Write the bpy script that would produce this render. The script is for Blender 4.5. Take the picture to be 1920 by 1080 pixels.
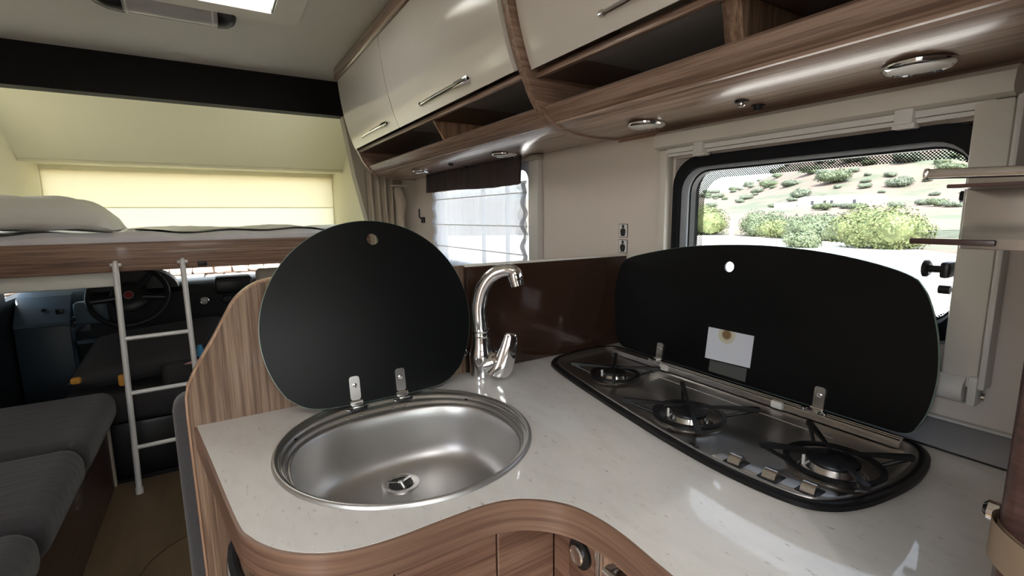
import bpy, bmesh, math, random
from mathutils import Matrix, Vector, noise
random.seed(7)
PI = math.pi
scene = bpy.context.scene
for o in list(bpy.data.objects):
    bpy.data.objects.remove(o)
COL = scene.collection

# ------------------------------------------------------------------ camera
cam_d = bpy.data.cameras.new('camera')
cam = bpy.data.objects.new('camera', cam_d)
COL.objects.link(cam)
cam_d.sensor_width = 36.0
cam_d.lens = 897.0 / 1920.0 * 36.0
cam_d.clip_start = 0.02
cam_d.clip_end = 2500
rot = Matrix(((0.85040613, 0.08677614, -0.51892129),
              (-0.52602734, 0.12105765, -0.84180775),
              (-0.01022943, 0.98884526, 0.14859478)))
cam.matrix_world = Matrix.Translation((0, 0, 1.30)) @ rot.to_4x4()
scene.camera = cam

# ------------------------------------------------------------------ light
world = bpy.data.worlds.new('sky')
scene.world = world
world.use_nodes = True
wn = world.node_tree
bg = wn.nodes['Background']
sky = wn.nodes.new('ShaderNodeTexSky')
sky.sky_type = 'NISHITA'
sky.sun_disc = False
sky.sun_elevation = math.radians(55)
sky.sun_rotation = math.radians(208)
sky.air_density = 1.0
sky.dust_density = 3.0
hsv = wn.nodes.new('ShaderNodeHueSaturation')
hsv.inputs['Saturation'].default_value = 0.45
wn.links.new(sky.outputs[0], hsv.inputs['Color'])
wn.links.new(hsv.outputs[0], bg.inputs[0])
bg.inputs[1].default_value = 0.75

sun_d = bpy.data.lights.new('sun', 'SUN')
sun_d.energy = 9.0
sun_d.angle = math.radians(0.6)
sun_d.color = (1.0, 0.95, 0.88)
sun = bpy.data.objects.new('sun', sun_d)
COL.objects.link(sun)
sun.rotation_euler = Vector((0.35, 0.45, -0.82)).to_track_quat('-Z', 'Y').to_euler()


def portal(name, loc, direction, sx, sy):
    """sky portal in an opening of the body: guides the sampling of daylight, gives no light itself"""
    d = bpy.data.lights.new(name, 'AREA')
    d.shape = 'RECTANGLE'
    d.size, d.size_y = sx, sy
    d.cycles.is_portal = True
    o = bpy.data.objects.new(name, d)
    COL.objects.link(o)
    o.location = loc
    o.rotation_euler = Vector(direction).to_track_quat('-Z', 'Y').to_euler()


portal('portal_kitchen_window', (1.09, 0.55, 1.25), (-1, 0, 0), 0.62, 0.40)
portal('portal_dinette_window', (1.09, 1.92, 1.28), (-1, 0, 0), 0.95, 0.52)
portal('portal_roof_hatch', (0, 1.78, 2.17), (0, 0, -1), 0.56, 0.56)
portal('portal_added_hatch', (-0.05, -0.55, 2.17), (0, 0, -1), 0.72, 0.72)
portal('portal_added_door', (-1.19, -0.35, 1.0), (1, 0, 0), 0.72, 1.86)
portal('portal_added_rear', (-0.05, -1.69, 1.3), (0, 1, 0), 1.2, 0.62)
portal('portal_alcove_right', (1.04, 3.30, 1.47), (-1, 0, 0), 0.60, 0.40)
portal('portal_alcove_left', (-1.09, 3.43, 1.46), (1, 0, 0), 0.74, 0.36)
portal('portal_alcove_front', (-0.03, 4.75, 1.39), (0, -1, 0), 1.96, 0.54)

vs = scene.view_settings
vs.view_transform = 'Standard'
vs.look = 'None'
vs.gamma = 1.0
vs.use_curve_mapping = False
vs.exposure = 0.65


# ------------------------------------------------------------------ materials
MATS = {}


def pr(name, col, rough=0.5, metal=0.0, spec=0.5, coat=0.0, trans=0.0, sheen=0.0):
    m = bpy.data.materials.new(name)
    m.use_nodes = True
    b = m.node_tree.nodes['Principled BSDF']
    b.inputs['Base Color'].default_value = (*col, 1)
    b.inputs['Roughness'].default_value = rough
    b.inputs['Metallic'].default_value = metal
    b.inputs['Specular IOR Level'].default_value = spec
    b.inputs['Coat Weight'].default_value = coat
    b.inputs['Coat Roughness'].default_value = 0.08
    b.inputs['Sheen Weight'].default_value = sheen
    MATS[name] = m
    return m


def nd(m, t, **kw):
    n = m.node_tree.nodes.new(t)
    for k, v in kw.items():
        setattr(n, k, v)
    return n


def lk(m, a, b):
    m.node_tree.links.new(a, b)


def coords(m, scale=(1, 1, 1), rotation=(0, 0, 0)):
    tc = nd(m, 'ShaderNodeTexCoord')
    mp = nd(m, 'ShaderNodeMapping')
    mp.inputs['Scale'].default_value = scale
    mp.inputs['Rotation'].default_value = rotation
    lk(m, tc.outputs['Object'], mp.inputs['Vector'])
    return mp.outputs[0]


def ramp(m, fac, stops):
    r = nd(m, 'ShaderNodeValToRGB')
    e = r.color_ramp.elements
    while len(e) < len(stops):
        e.new(0.5)
    for i, (p, c) in enumerate(stops):
        e[i].position = p
        e[i].color = (*c, 1)
    lk(m, fac, r.inputs[0])
    return r.outputs[0]


def mottle(name, c1, c2, scale=20, rough=0.5, bump=0.0, stretch=(1, 1, 1), lo=0.35, hi=0.65, detail=6, **kw):
    m = pr(name, c1, rough, **kw)
    b = m.node_tree.nodes['Principled BSDF']
    v = coords(m, stretch)
    n = nd(m, 'ShaderNodeTexNoise')
    n.inputs['Scale'].default_value = scale
    n.inputs['Detail'].default_value = detail
    lk(m, v, n.inputs['Vector'])
    lk(m, ramp(m, n.outputs['Fac'], [(lo, c1), (hi, c2)]), b.inputs['Base Color'])
    if bump:
        bp = nd(m, 'ShaderNodeBump')
        bp.inputs['Strength'].default_value = bump
        bp.inputs['Distance'].default_value = 0.004
        lk(m, n.outputs['Fac'], bp.inputs['Height'])
        lk(m, bp.outputs[0], b.inputs['Normal'])
    return m


def wood(name, dark, mid, light, axis='Y', rough=0.4, fine=260, tilt=0.0, coat=0.25):
    """fine straight grained laminate; the grain runs along axis"""
    m = pr(name, mid, rough, coat=coat)
    b = m.node_tree.nodes['Principled BSDF']
    s = {'X': (0.022, 1, 1), 'Y': (1, 0.022, 1), 'Z': (1, 1, 0.022)}[axis]
    r = {'X': (0, tilt, 0), 'Y': (0, 0, tilt), 'Z': (0, tilt, 0)}[axis]
    v = coords(m, s, r)
    n1 = nd(m, 'ShaderNodeTexNoise')
    n1.inputs['Scale'].default_value = fine
    n1.inputs['Detail'].default_value = 3
    n1.inputs['Roughness'].default_value = 0.65
    lk(m, v, n1.inputs['Vector'])
    n2 = nd(m, 'ShaderNodeTexNoise')
    n2.inputs['Scale'].default_value = fine * 0.33
    n2.inputs['Detail'].default_value = 2
    lk(m, v, n2.inputs['Vector'])
    mx = nd(m, 'ShaderNodeMath', operation='MULTIPLY_ADD')
    lk(m, n2.outputs['Fac'], mx.inputs[0])
    mx.inputs[1].default_value = 0.55
    ml = nd(m, 'ShaderNodeMath', operation='MULTIPLY')
    lk(m, n1.outputs['Fac'], ml.inputs[0])
    ml.inputs[1].default_value = 0.45
    lk(m, ml.outputs[0], mx.inputs[2])
    lk(m, ramp(m, mx.outputs[0], [(0.40, dark), (0.5, mid), (0.60, light)]), b.inputs['Base Color'])
    return m


def glass_mat(name, tint, refl=0.9, strength=0.7):
    m = bpy.data.materials.new(name)
    m.use_nodes = True
    nt = m.node_tree
    nt.nodes.remove(nt.nodes['Principled BSDF'])
    t = nd(m, 'ShaderNodeBsdfTransparent')
    t.inputs[0].default_value = (*tint, 1)
    g = nd(m, 'ShaderNodeBsdfGlossy')
    g.inputs['Roughness'].default_value = 0.02
    g.inputs[0].default_value = (refl, refl, refl, 1)
    lw = nd(m, 'ShaderNodeLayerWeight')
    pw = nd(m, 'ShaderNodeMath', operation='POWER')
    lk(m, lw.outputs['Facing'], pw.inputs[0])
    pw.inputs[1].default_value = 5.0
    f = nd(m, 'ShaderNodeMath', operation='MULTIPLY_ADD')
    lk(m, pw.outputs[0], f.inputs[0])
    f.inputs[1].default_value = strength
    f.inputs[2].default_value = 0.03
    mx = nd(m, 'ShaderNodeMixShader')
    lk(m, f.outputs[0], mx.inputs[0])
    lk(m, t.outputs[0], mx.inputs[1])
    lk(m, g.outputs[0], mx.inputs[2])
    lk(m, mx.outputs[0], nt.nodes['Material Output'].inputs[0])
    MATS[name] = m
    return m


def sheer(name, col, see=0.25, transl=0.6):
    m = bpy.data.materials.new(name)
    m.use_nodes = True
    nt = m.node_tree
    nt.nodes.remove(nt.nodes['Principled BSDF'])
    d = nd(m, 'ShaderNodeBsdfDiffuse')
    d.inputs[0].default_value = (*col, 1)
    tl = nd(m, 'ShaderNodeBsdfTranslucent')
    tl.inputs[0].default_value = (*col, 1)
    tp = nd(m, 'ShaderNodeBsdfTransparent')
    a = nd(m, 'ShaderNodeMixShader')
    a.inputs[0].default_value = transl
    lk(m, d.outputs[0], a.inputs[1])
    lk(m, tl.outputs[0], a.inputs[2])
    b = nd(m, 'ShaderNodeMixShader')
    b.inputs[0].default_value = see
    lk(m, a.outputs[0], b.inputs[1])
    lk(m, tp.outputs[0], b.inputs[2])
    lk(m, b.outputs[0], nt.nodes['Material Output'].inputs[0])
    MATS[name] = m
    return m


WD, WM, WL = (0.19, 0.115, 0.082), (0.31, 0.200, 0.147), (0.42, 0.290, 0.220)
wood('wood_y', (0.22, 0.138, 0.100), (0.36, 0.238, 0.178), (0.48, 0.340, 0.262), 'Y', 0.34, fine=330, coat=0.8)
MATS['wood_y'].node_tree.nodes['Principled BSDF'].inputs['Coat Roughness'].default_value = 0.20
wood('wood_x', WD, WM, WL, 'X', 0.33)
wood('wood_z', (0.115, 0.068, 0.042), (0.195, 0.120, 0.078), (0.31, 0.210, 0.145), 'Z', 0.4, fine=330, tilt=0.06)
wood('wood_edge', (0.30, 0.17, 0.10), (0.40, 0.24, 0.15), (0.5, 0.33, 0.22), 'Z', 0.4)
wood('wood_front', (0.115, 0.056, 0.036), (0.195, 0.104, 0.067), (0.27, 0.155, 0.105), 'X', 0.4)
wood('wood_front_y', (0.115, 0.056, 0.036), (0.195, 0.104, 0.067), (0.27, 0.155, 0.105), 'Y', 0.4)
wood('wood_dark', (0.045, 0.022, 0.018), (0.065, 0.033, 0.027), (0.09, 0.048, 0.04), 'Y', 0.35)
wood('wood_band', (0.13, 0.07, 0.046), (0.20, 0.113, 0.075), (0.26, 0.155, 0.108), 'Y', 0.38)
for _n in MATS['wood_band'].node_tree.nodes:
    if _n.type == 'MAPPING':
        _n.inputs['Scale'].default_value = (0.02, 0.02, 1)
wood('wood_bed', (0.14, 0.08, 0.055), (0.26, 0.155, 0.11), (0.36, 0.23, 0.17), 'X', 0.4)
pr('cream_gloss', (0.80, 0.765, 0.71), 0.16, coat=0.6)
pr('shelf_grey', (0.23, 0.225, 0.22), 0.4)
pr('shelf_brown', (0.085, 0.05, 0.04), 0.35)
pr('wall_cream', (0.76, 0.68, 0.61), 0.55)
pr('ceiling_white', (0.80, 0.80, 0.74), 0.6)
pr('alcove_cream', (0.84, 0.80, 0.60), 0.6)
pr('beam_black', (0.005, 0.0045, 0.005), 0.6, spec=0.25)
pr('pillar_tan', (0.50, 0.45, 0.37), 0.6)
mottle('lino', (0.125, 0.085, 0.047), (0.16, 0.108, 0.060), 14, 0.45, stretch=(1, 0.15, 1))
pr('lino_seam', (0.06, 0.035, 0.02), 0.5)
pr('carpet_black', (0.012, 0.013, 0.015), 0.85)
pr('chrome', (0.86, 0.86, 0.87), 0.06, 1.0)
pr('chrome_satin', (0.72, 0.71, 0.70), 0.22, 1.0)
pr('alu', (0.80, 0.80, 0.79), 0.4, 0.25)
pr('plastic_white', (0.74, 0.72, 0.68), 0.4)
pr('plastic_beige', (0.70, 0.66, 0.58), 0.4)
pr('plastic_black', (0.012, 0.012, 0.013), 0.35)
pr('rubber_black', (0.007, 0.007, 0.008), 0.4, spec=0.3)
pr('lens_white', (0.88, 0.87, 0.84), 0.45)
pr('lamp_grey', (0.45, 0.46, 0.47), 0.2, coat=0.6)
pr('enamel_black', (0.008, 0.008, 0.009), 0.4)
pr('lid_black', (0.004, 0.0043, 0.0047), 0.30, spec=0.22)
pr('lid_edge', (0.22, 0.34, 0.28), 0.15)
pr('splash_brown', (0.040, 0.020, 0.013), 0.07, coat=0.5)
pr('paper', (0.72, 0.74, 0.80), 0.6)
pr('label_grey', (0.085, 0.087, 0.083), 0.5)
pr('white_print', (0.8, 0.8, 0.78), 0.5)
pr('black_print', (0.012, 0.012, 0.012), 0.5)
pr('sheet_white', (0.89, 0.88, 0.83), 0.8)
pr('sheet_lilac', (0.82, 0.80, 0.85), 0.8)
mottle('upholstery', (0.034, 0.032, 0.036), (0.046, 0.044, 0.049), 350, 0.9, bump=0.25, sheen=0.2)
_m = MATS['upholstery']
_b = _m.node_tree.nodes['Principled BSDF']
_n = nd(_m, 'ShaderNodeTexNoise')
_n.inputs['Scale'].default_value = 9
_n.inputs['Detail'].default_value = 3
lk(_m, coords(_m, (0.7, 4.5, 1), (0, 0, 0.35)), _n.inputs['Vector'])
_p = nd(_m, 'ShaderNodeBump')
_p.inputs['Strength'].default_value = 0.18
_p.inputs['Distance'].default_value = 0.02
lk(_m, _n.outputs['Fac'], _p.inputs['Height'])
lk(_m, [x for x in _m.node_tree.nodes if x.type == 'BUMP' and x != _p][0].outputs[0], _p.inputs['Normal'])
lk(_m, _p.outputs[0], _b.inputs['Normal'])
pr('seat_cover', (0.030, 0.028, 0.030), 0.85)
pr('dash_skylit', (0.10, 0.145, 0.19), 0.4)  # blue daylight from the cab window put into the base colour
pr('dash_skylit_dim', (0.032, 0.048, 0.064), 0.45)  # lower, fading part of the blue window light, put into the colour
pr('dash_black', (0.014, 0.015, 0.017), 0.45)
pr('orange_foam', (0.62, 0.30, 0.04), 0.7)
pr('pink_paper', (0.72, 0.32, 0.36), 0.6)
pr('blue_cap', (0.05, 0.25, 0.45), 0.5)
pr('badge_red', (0.30, 0.02, 0.025), 0.3)
pr('valance_dark', (0.070, 0.052, 0.055), 0.9)
mottle('curtain_tan', (0.42, 0.36, 0.28), (0.50, 0.43, 0.34), 60, 0.85, stretch=(1, 1, 0.1))
sheer('voile', (0.50, 0.51, 0.535), 0.13, 0.6)
sheer('hatch_acrylic', (0.92, 0.92, 0.90), 0.02, 0.88)
sheer('blind_cream', (0.90, 0.88, 0.82), 0.0, 0.82)
sheer('front_blind', (0.945, 0.91, 0.75), 0.0, 0.80)
sheer('front_blind_pale', (0.95, 0.925, 0.79), 0.0, 0.83)
glass_mat('glass_window', (0.90, 0.92, 0.91), 0.6)
glass_mat('glass_shelf', (0.90, 0.92, 0.91), 0.8, 0.35)
pr('glass_frame', (0.006, 0.007, 0.010), 0.35, spec=0.2)
pr('frame_grey', (0.42, 0.45, 0.49), 0.3)
pr('upstand_grey', (0.33, 0.33, 0.34), 0.4)
pr('body_white', (0.75, 0.75, 0.75), 0.4)
pr('strap_beige', (0.27, 0.195, 0.13), 0.5)

# brushed steel of the sink and the hob
for nm, c, r in (('steel', (0.62, 0.61, 0.595), 0.40), ('steel_dark', (0.50, 0.48, 0.455), 0.33)):
    m = pr(nm, c, r, 1.0)
    b = m.node_tree.nodes['Principled BSDF']
    n = nd(m, 'ShaderNodeTexNoise')
    n.inputs['Scale'].default_value = 60
    n.inputs['Detail'].default_value = 8
    lk(m, coords(m, (1, 12, 1)), n.inputs['Vector'])
    mr = nd(m, 'ShaderNodeMapRange')
    mr.inputs['To Min'].default_value = r - 0.015
    mr.inputs['To Max'].default_value = r + 0.02
    lk(m, n.outputs['Fac'], mr.inputs[0])
    lk(m, mr.outputs[0], b.inputs['Roughness'])

# pale speckled worktop laminate
m = pr('worktop', (0.6, 0.58, 0.54), 0.30, spec=0.3, coat=0.8)
b = m.node_tree.nodes['Principled BSDF']
b.inputs['Coat Roughness'].default_value = 0.035
n1 = nd(m, 'ShaderNodeTexNoise')
n1.inputs['Scale'].default_value = 22
n1.inputs['Detail'].default_value = 7
n1.inputs['Roughness'].default_value = 0.62
lk(m, coords(m, (1.6, 0.7, 1), (0, 0, 0.4)), n1.inputs['Vector'])
c_base = ramp(m, n1.outputs['Fac'], [(0.30, (0.68, 0.65, 0.605)), (0.5, (0.74, 0.715, 0.67)), (0.72, (0.77, 0.745, 0.70))])
n2 = nd(m, 'ShaderNodeTexNoise')
n2.inputs['Scale'].default_value = 110
n2.inputs['Detail'].default_value = 3
lk(m, coords(m, (1.5, 0.55, 1), (0, 0, 0.45)), n2.inputs['Vector'])
spk = ramp(m, n2.outputs['Fac'], [(0.655, (0, 0, 0)), (0.76, (1, 1, 1))])
mixc = nd(m, 'ShaderNodeMix', data_type='RGBA')
lk(m, spk, mixc.inputs[0])
lk(m, c_base, mixc.inputs[6])
mixc.inputs[7].default_value = (0.47, 0.43, 0.39, 1)
lk(m, mixc.outputs[2], b.inputs['Base Color'])

# printed dot border of the kitchen window pane
m = bpy.data.materials.new('dot_print')
MATS['dot_print'] = m
m.use_nodes = True
b = m.node_tree.nodes['Principled BSDF']
b.inputs['Base Color'].default_value = (0.01, 0.01, 0.012, 1)
vo = nd(m, 'ShaderNodeTexVoronoi')
vo.inputs['Scale'].default_value = 260
vo.inputs['Randomness'].default_value = 0
vo.voronoi_dimensions = '2D'
sx = nd(m, 'ShaderNodeSeparateXYZ')
cx = nd(m, 'ShaderNodeCombineXYZ')
lk(m, coords(m, (1, 1, 1), (math.radians(45), 0, 0)), sx.inputs[0])
lk(m, sx.outputs['Y'], cx.inputs['X'])
lk(m, sx.outputs['Z'], cx.inputs['Y'])
lk(m, cx.outputs[0], vo.inputs['Vector'])
lt = nd(m, 'ShaderNodeMath', operation='LESS_THAN')
lk(m, vo.outputs['Distance'], lt.inputs[0])
lt.inputs[1].default_value = 0.42
lk(m, lt.outputs[0], b.inputs['Alpha'])

# paper label with a scorch mark on the hob lid
m = pr('scorched_paper', (0.70, 0.73, 0.80), 0.6)
b = m.node_tree.nodes['Principled BSDF']
gr = nd(m, 'ShaderNodeTexGradient', gradient_type='SPHERICAL')
mp = nd(m, 'ShaderNodeMapping')
tc = nd(m, 'ShaderNodeTexCoord')
mp.inputs['Location'].default_value = (0, -0.35, -2.95)
mp.inputs['Scale'].default_value = (1, 46, 48)
lk(m, tc.outputs['Object'], mp.inputs['Vector'])
lk(m, mp.outputs[0], gr.inputs['Vector'])
lk(m, ramp(m, gr.outputs['Fac'], [(0.0, (0.70, 0.73, 0.80)), (0.18, (0.62, 0.58, 0.42)), (0.35, (0.66, 0.64, 0.52)), (0.62, (0.22, 0.13, 0.05))]), b.inputs['Base Color'])

# outdoors
mottle('dry_ground', (0.14, 0.108, 0.085), (0.09, 0.09, 0.05), 0.09, 0.9, lo=0.4, hi=0.62, detail=9)
mottle('hill_soil', (0.135, 0.104, 0.086), (0.078, 0.091, 0.062), 0.085, 0.9, lo=0.50, hi=0.62, detail=10)
mottle('asphalt', (0.60, 0.575, 0.54), (0.68, 0.65, 0.62), 3, 0.9)
mottle('far_hill_haze', (0.12, 0.165, 0.19), (0.14, 0.18, 0.18), 0.02, 0.9)  # blue distance haze put into the colour
mottle('leaf_bright', (0.095, 0.125, 0.045), (0.16, 0.185, 0.072), 2.5, 0.6, detail=3)
mottle('leaf_mid', (0.068, 0.094, 0.052), (0.112, 0.142, 0.074), 2.0, 0.6, detail=3)
mottle('leaf_grey', (0.095, 0.120, 0.086), (0.135, 0.160, 0.112), 1.0, 0.6, detail=3)
pr('house_white', (0.80, 0.78, 0.75), 0.8)
pr('house_roof', (0.70, 0.62, 0.56), 0.8)
pr('house_dark', (0.05, 0.05, 0.06), 0.5)
mottle('stone', (0.62, 0.50, 0.42), (0.42, 0.33, 0.28), 6, 0.9)
pr('mortar', (0.25, 0.18, 0.14), 0.9)
pr('post_white', (0.85, 0.85, 0.85), 0.6)


# ------------------------------------------------------------------ mesh helpers
class MB:
    """collects vertices and faces"""
    def __init__(self):
        self.v, self.f = [], []

    def add(self, vs, fs):
        n = len(self.v)
        self.v += [Vector(p) for p in vs]
        self.f += [tuple(i + n for i in f) for f in fs]
        return self

    def box(self, x0, x1, y0, y1, z0, z1):
        return self.add([(x0, y0, z0), (x1, y0, z0), (x1, y1, z0), (x0, y1, z0), (x0, y0, z1), (x1, y0, z1), (x1, y1, z1), (x0, y1, z1)],
                        [(0, 3, 2, 1), (4, 5, 6, 7), (0, 1, 5, 4), (1, 2, 6, 5), (2, 3, 7, 6), (3, 0, 4, 7)])

    def rbox(self, x0, x1, y0, y1, z0, z1, r=0.005, seg=2):
        bm = bmesh.new()
        bmesh.ops.create_cube(bm, size=1)
        for v in bm.verts:
            v.co = Vector(((x0 + x1) / 2 + v.co.x * (x1 - x0), (y0 + y1) / 2 + v.co.y * (y1 - y0), (z0 + z1) / 2 + v.co.z * (z1 - z0)))
        bmesh.ops.bevel(bm, geom=bm.edges[:], offset=r, segments=seg, profile=0.5, affect='EDGES')
        return self.bm(bm)

    def bm(self, bm):
        bm.verts.index_update()
        self.add([v.co.copy() for v in bm.verts], [tuple(v.index for v in f.verts) for f in bm.faces])
        bm.free()
        return self

    def tube(self, path, r, n=10, cap=True):
        path = [Vector(p) for p in path]
        rs = r if isinstance(r, (list, tuple)) else [r] * len(path)
        vs, fs = [], []
        prev = None
        for i, p in enumerate(path):
            t = (path[min(i + 1, len(path) - 1)] - path[max(i - 1, 0)]).normalized()
            if prev is None:
                a = t.orthogonal().normalized()
            else:
                a = (prev - t * prev.dot(t)).normalized()
            prev = a
            b = t.cross(a)
            for k in range(n):
                w = 2 * PI * k / n
                vs.append(p + (a * math.cos(w) + b * math.sin(w)) * rs[i])
        for i in range(len(path) - 1):
            for k in range(n):
                fs.append((i * n + k, i * n + (k + 1) % n, (i + 1) * n + (k + 1) % n, (i + 1) * n + k))
        if cap:
            fs.append(tuple(range(n - 1, -1, -1)))
            fs.append(tuple((len(path) - 1) * n + k for k in range(n)))
        return self.add(vs, fs)

    def lathe(self, c, prof, n=32, axis='Z', close=True):
        """prof: list of (radius, height) along the axis from c"""
        vs, fs = [], []
        ax = {'Z': (Vector((1, 0, 0)), Vector((0, 1, 0)), Vector((0, 0, 1))),
              'X': (Vector((0, 1, 0)), Vector((0, 0, 1)), Vector((1, 0, 0))),
              'Y': (Vector((0, 0, 1)), Vector((1, 0, 0)), Vector((0, 1, 0)))}[axis] if isinstance(axis, str) else axis
        for r, h in prof:
            for k in range(n):
                w = 2 * PI * k / n
                vs.append(Vector(c) + ax[0] * (r * math.cos(w)) + ax[1] * (r * math.sin(w)) + ax[2] * h)
        for i in range(len(prof) - 1):
            for k in range(n):
                fs.append((i * n + k, i * n + (k + 1) % n, (i + 1) * n + (k + 1) % n, (i + 1) * n + k))
        if close:
            fs.append(tuple(range(n - 1, -1, -1)))
            fs.append(tuple((len(prof) - 1) * n + k for k in range(n)))
        return self.add(vs, fs)

    def rings(self, rs, close=True, cap_last=True, cap_first=False):
        """loft through closed rings of equal count"""
        n = len(rs[0])
        vs, fs = [], []
        for r in rs:
            vs += r
        for i in range(len(rs) - 1):
            for k in range(n):
                fs.append((i * n + k, i * n + (k + 1) % n, (i + 1) * n + (k + 1) % n, (i + 1) * n + k))
        if cap_last:
            fs.append(tuple((len(rs) - 1) * n + k for k in range(n)))
        if cap_first:
            fs.append(tuple(range(n - 1, -1, -1)))
        return self.add(vs, fs)

    def grid(self, fn, nu, nv):
        vs = [fn(u / nu, v / nv) for u in range(nu + 1) for v in range(nv + 1)]
        fs = [(u * (nv + 1) + v, (u + 1) * (nv + 1) + v, (u + 1) * (nv + 1) + v + 1, u * (nv + 1) + v + 1) for u in range(nu) for v in range(nv)]
        return self.add(vs, fs)

    def plate(self, outer, holes, put, a, b):
        """flat plate with holes between levels a and b; put(u, v, level) gives the point"""
        for lev, flip in ((a, True), (b, False)):
            bm = bmesh.new()
            es = []
            for lp in [outer] + holes:
                vv = [bm.verts.new(put(u, w, lev)) for u, w in lp]
                es += [bm.edges.new((vv[i], vv[(i + 1) % len(vv)])) for i in range(len(vv))]
            bmesh.ops.triangle_fill(bm, use_beauty=True, use_dissolve=False, edges=es)
            self.bm(bm)
        for lp in [outer] + holes:
            n = len(lp)
            vs = [put(u, w, a) for u, w in lp] + [put(u, w, b) for u, w in lp]
            self.add(vs, [(k, (k + 1) % n, n + (k + 1) % n, n + k) for k in range(n)])
        return self

    def strip(self, path, put, a, b):
        """open wall along a 2D path between two levels"""
        n = len(path)
        vs = [put(u, w, a) for u, w in path] + [put(u, w, b) for u, w in path]
        return self.add(vs, [(k, k + 1, n + k + 1, n + k) for k in range(n - 1)])


def link(o, parent=None):
    COL.objects.link(o)
    if parent is not None:
        o.parent = parent
        o.matrix_parent_inverse = ABS[parent.name].inverted()
    return o


ABS = {}


def ob(name, mb, mat, parent=None, smooth=True, angle=35):
    """one mesh object, world coordinates in, origin at the middle of its foot"""
    lo = Vector([min(v[i] for v in mb.v) for i in range(3)])
    hi = Vector([max(v[i] for v in mb.v) for i in range(3)])
    c = Vector(((lo.x + hi.x) / 2, (lo.y + hi.y) / 2, lo.z))
    me = bpy.data.meshes.new(name)
    me.from_pydata([v - c for v in mb.v], [], mb.f)
    bm = bmesh.new()
    bm.from_mesh(me)
    bmesh.ops.remove_doubles(bm, verts=bm.verts[:], dist=1e-6)
    bmesh.ops.recalc_face_normals(bm, faces=bm.faces[:])
    if smooth:
        ca = math.radians(angle)
        for f in bm.faces:
            f.smooth = True
        for e in bm.edges:
            if len(e.link_faces) == 2 and e.calc_face_angle(0) > ca:
                e.smooth = False
    bm.to_mesh(me)
    bm.free()
    me.materials.append(MATS[mat])
    o = bpy.data.objects.new(name, me)
    o.location = c
    link(o, parent)
    ABS[o.name] = Matrix.Translation(c)
    return o


def thing(name, loc, label, cat, group=None):
    o = bpy.data.objects.new(name, None)
    o.empty_display_size = 0.05
    COL.objects.link(o)
    o.location = loc
    ABS[o.name] = Matrix.Translation(Vector(loc))
    return tag(o, label, cat, group)


def tag(o, label, cat, group=None):
    o['label'] = label
    o['category'] = cat
    if group:
        o['group'] = group
    return o


def struct(o, label=None):
    o['kind'] = 'structure'
    if label:
        o['label'] = label
    return o


def sempty(name, loc, label=None):
    o = bpy.data.objects.new(name, None)
    o.empty_display_size = 0.05
    COL.objects.link(o)
    o.location = loc
    ABS[o.name] = Matrix.Translation(Vector(loc))
    return struct(o, label)


def XY(u, w, l): return Vector((u, w, l))
def XZ(u, w, l): return Vector((u, l, w))
def YZ(u, w, l): return Vector((l, u, w))


def spline(pts, n=6, closed=False):
    """Catmull-Rom through 2D points"""
    out = []
    N = len(pts)
    rng = N if closed else N - 1
    for i in range(rng):
        p = [pts[(i + k - 1) % N] if closed else pts[min(max(i + k - 1, 0), N - 1)] for k in range(4)]
        for j in range(n):
            t = j / n
            out.append(tuple(0.5 * (2 * p[1][d] + (p[2][d] - p[0][d]) * t + (2 * p[0][d] - 5 * p[1][d] + 4 * p[2][d] - p[3][d]) * t * t
                                    + (3 * p[1][d] - p[0][d] - 3 * p[2][d] + p[3][d]) * t ** 3) for d in range(len(pts[0]))))
    if not closed:
        out.append(tuple(pts[-1]))
    return out


def rrect(u0, u1, w0, w1, r, n=6):
    out = []
    for cu, cw, a0 in ((u1 - r, w1 - r, 0), (u0 + r, w1 - r, 90), (u0 + r, w0 + r, 180), (u1 - r, w0 + r, 270)):
        for k in range(n + 1):
            a = math.radians(a0 + 90 * k / n)
            out.append((cu + r * math.cos(a), cw + r * math.sin(a)))
    return out


def inset(poly, d):
    """move a closed 2D polygon inwards"""
    n = len(poly)
    area = sum(poly[i][0] * poly[(i + 1) % n][1] - poly[(i + 1) % n][0] * poly[i][1] for i in range(n))
    s = 1 if area > 0 else -1
    out = []
    for i in range(n):
        a, b = Vector(poly[i - 1]), Vector(poly[(i + 1) % n])
        t = (b - a).normalized()
        out.append((poly[i][0] - t.y * d * s, poly[i][1] + t.x * d * s))
    return out


def holed(put, u0, u1, w0, w1, holes, a, b):
    """slab with rectangular openings"""
    mb = MB()
    us = sorted({u0, u1, *[h[0] for h in holes], *[h[1] for h in holes]})
    ws = sorted({w0, w1, *[h[2] for h in holes], *[h[3] for h in holes]})

    def solid(i, j):
        if not (0 <= i < len(us) - 1 and 0 <= j < len(ws) - 1):
            return False
        cu, cw = (us[i] + us[i + 1]) / 2, (ws[j] + ws[j + 1]) / 2
        return not any(h[0] < cu < h[1] and h[2] < cw < h[3] for h in holes)
    for i in range(len(us) - 1):
        for j in range(len(ws) - 1):
            if not solid(i, j):
                continue
            q = [(us[i], ws[j]), (us[i + 1], ws[j]), (us[i + 1], ws[j + 1]), (us[i], ws[j + 1])]
            mb.add([put(u, w, a) for u, w in q], [(0, 1, 2, 3)])
            mb.add([put(u, w, b) for u, w in q], [(3, 2, 1, 0)])
            for k, (di, dj) in enumerate(((0, -1), (1, 0), (0, 1), (-1, 0))):
                if not solid(i + di, j + dj):
                    p, r = q[k], q[(k + 1) % 4]
                    mb.add([put(*p, a), put(*r, a), put(*r, b), put(*p, b)], [(0, 1, 2, 3)])
    return mb


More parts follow.
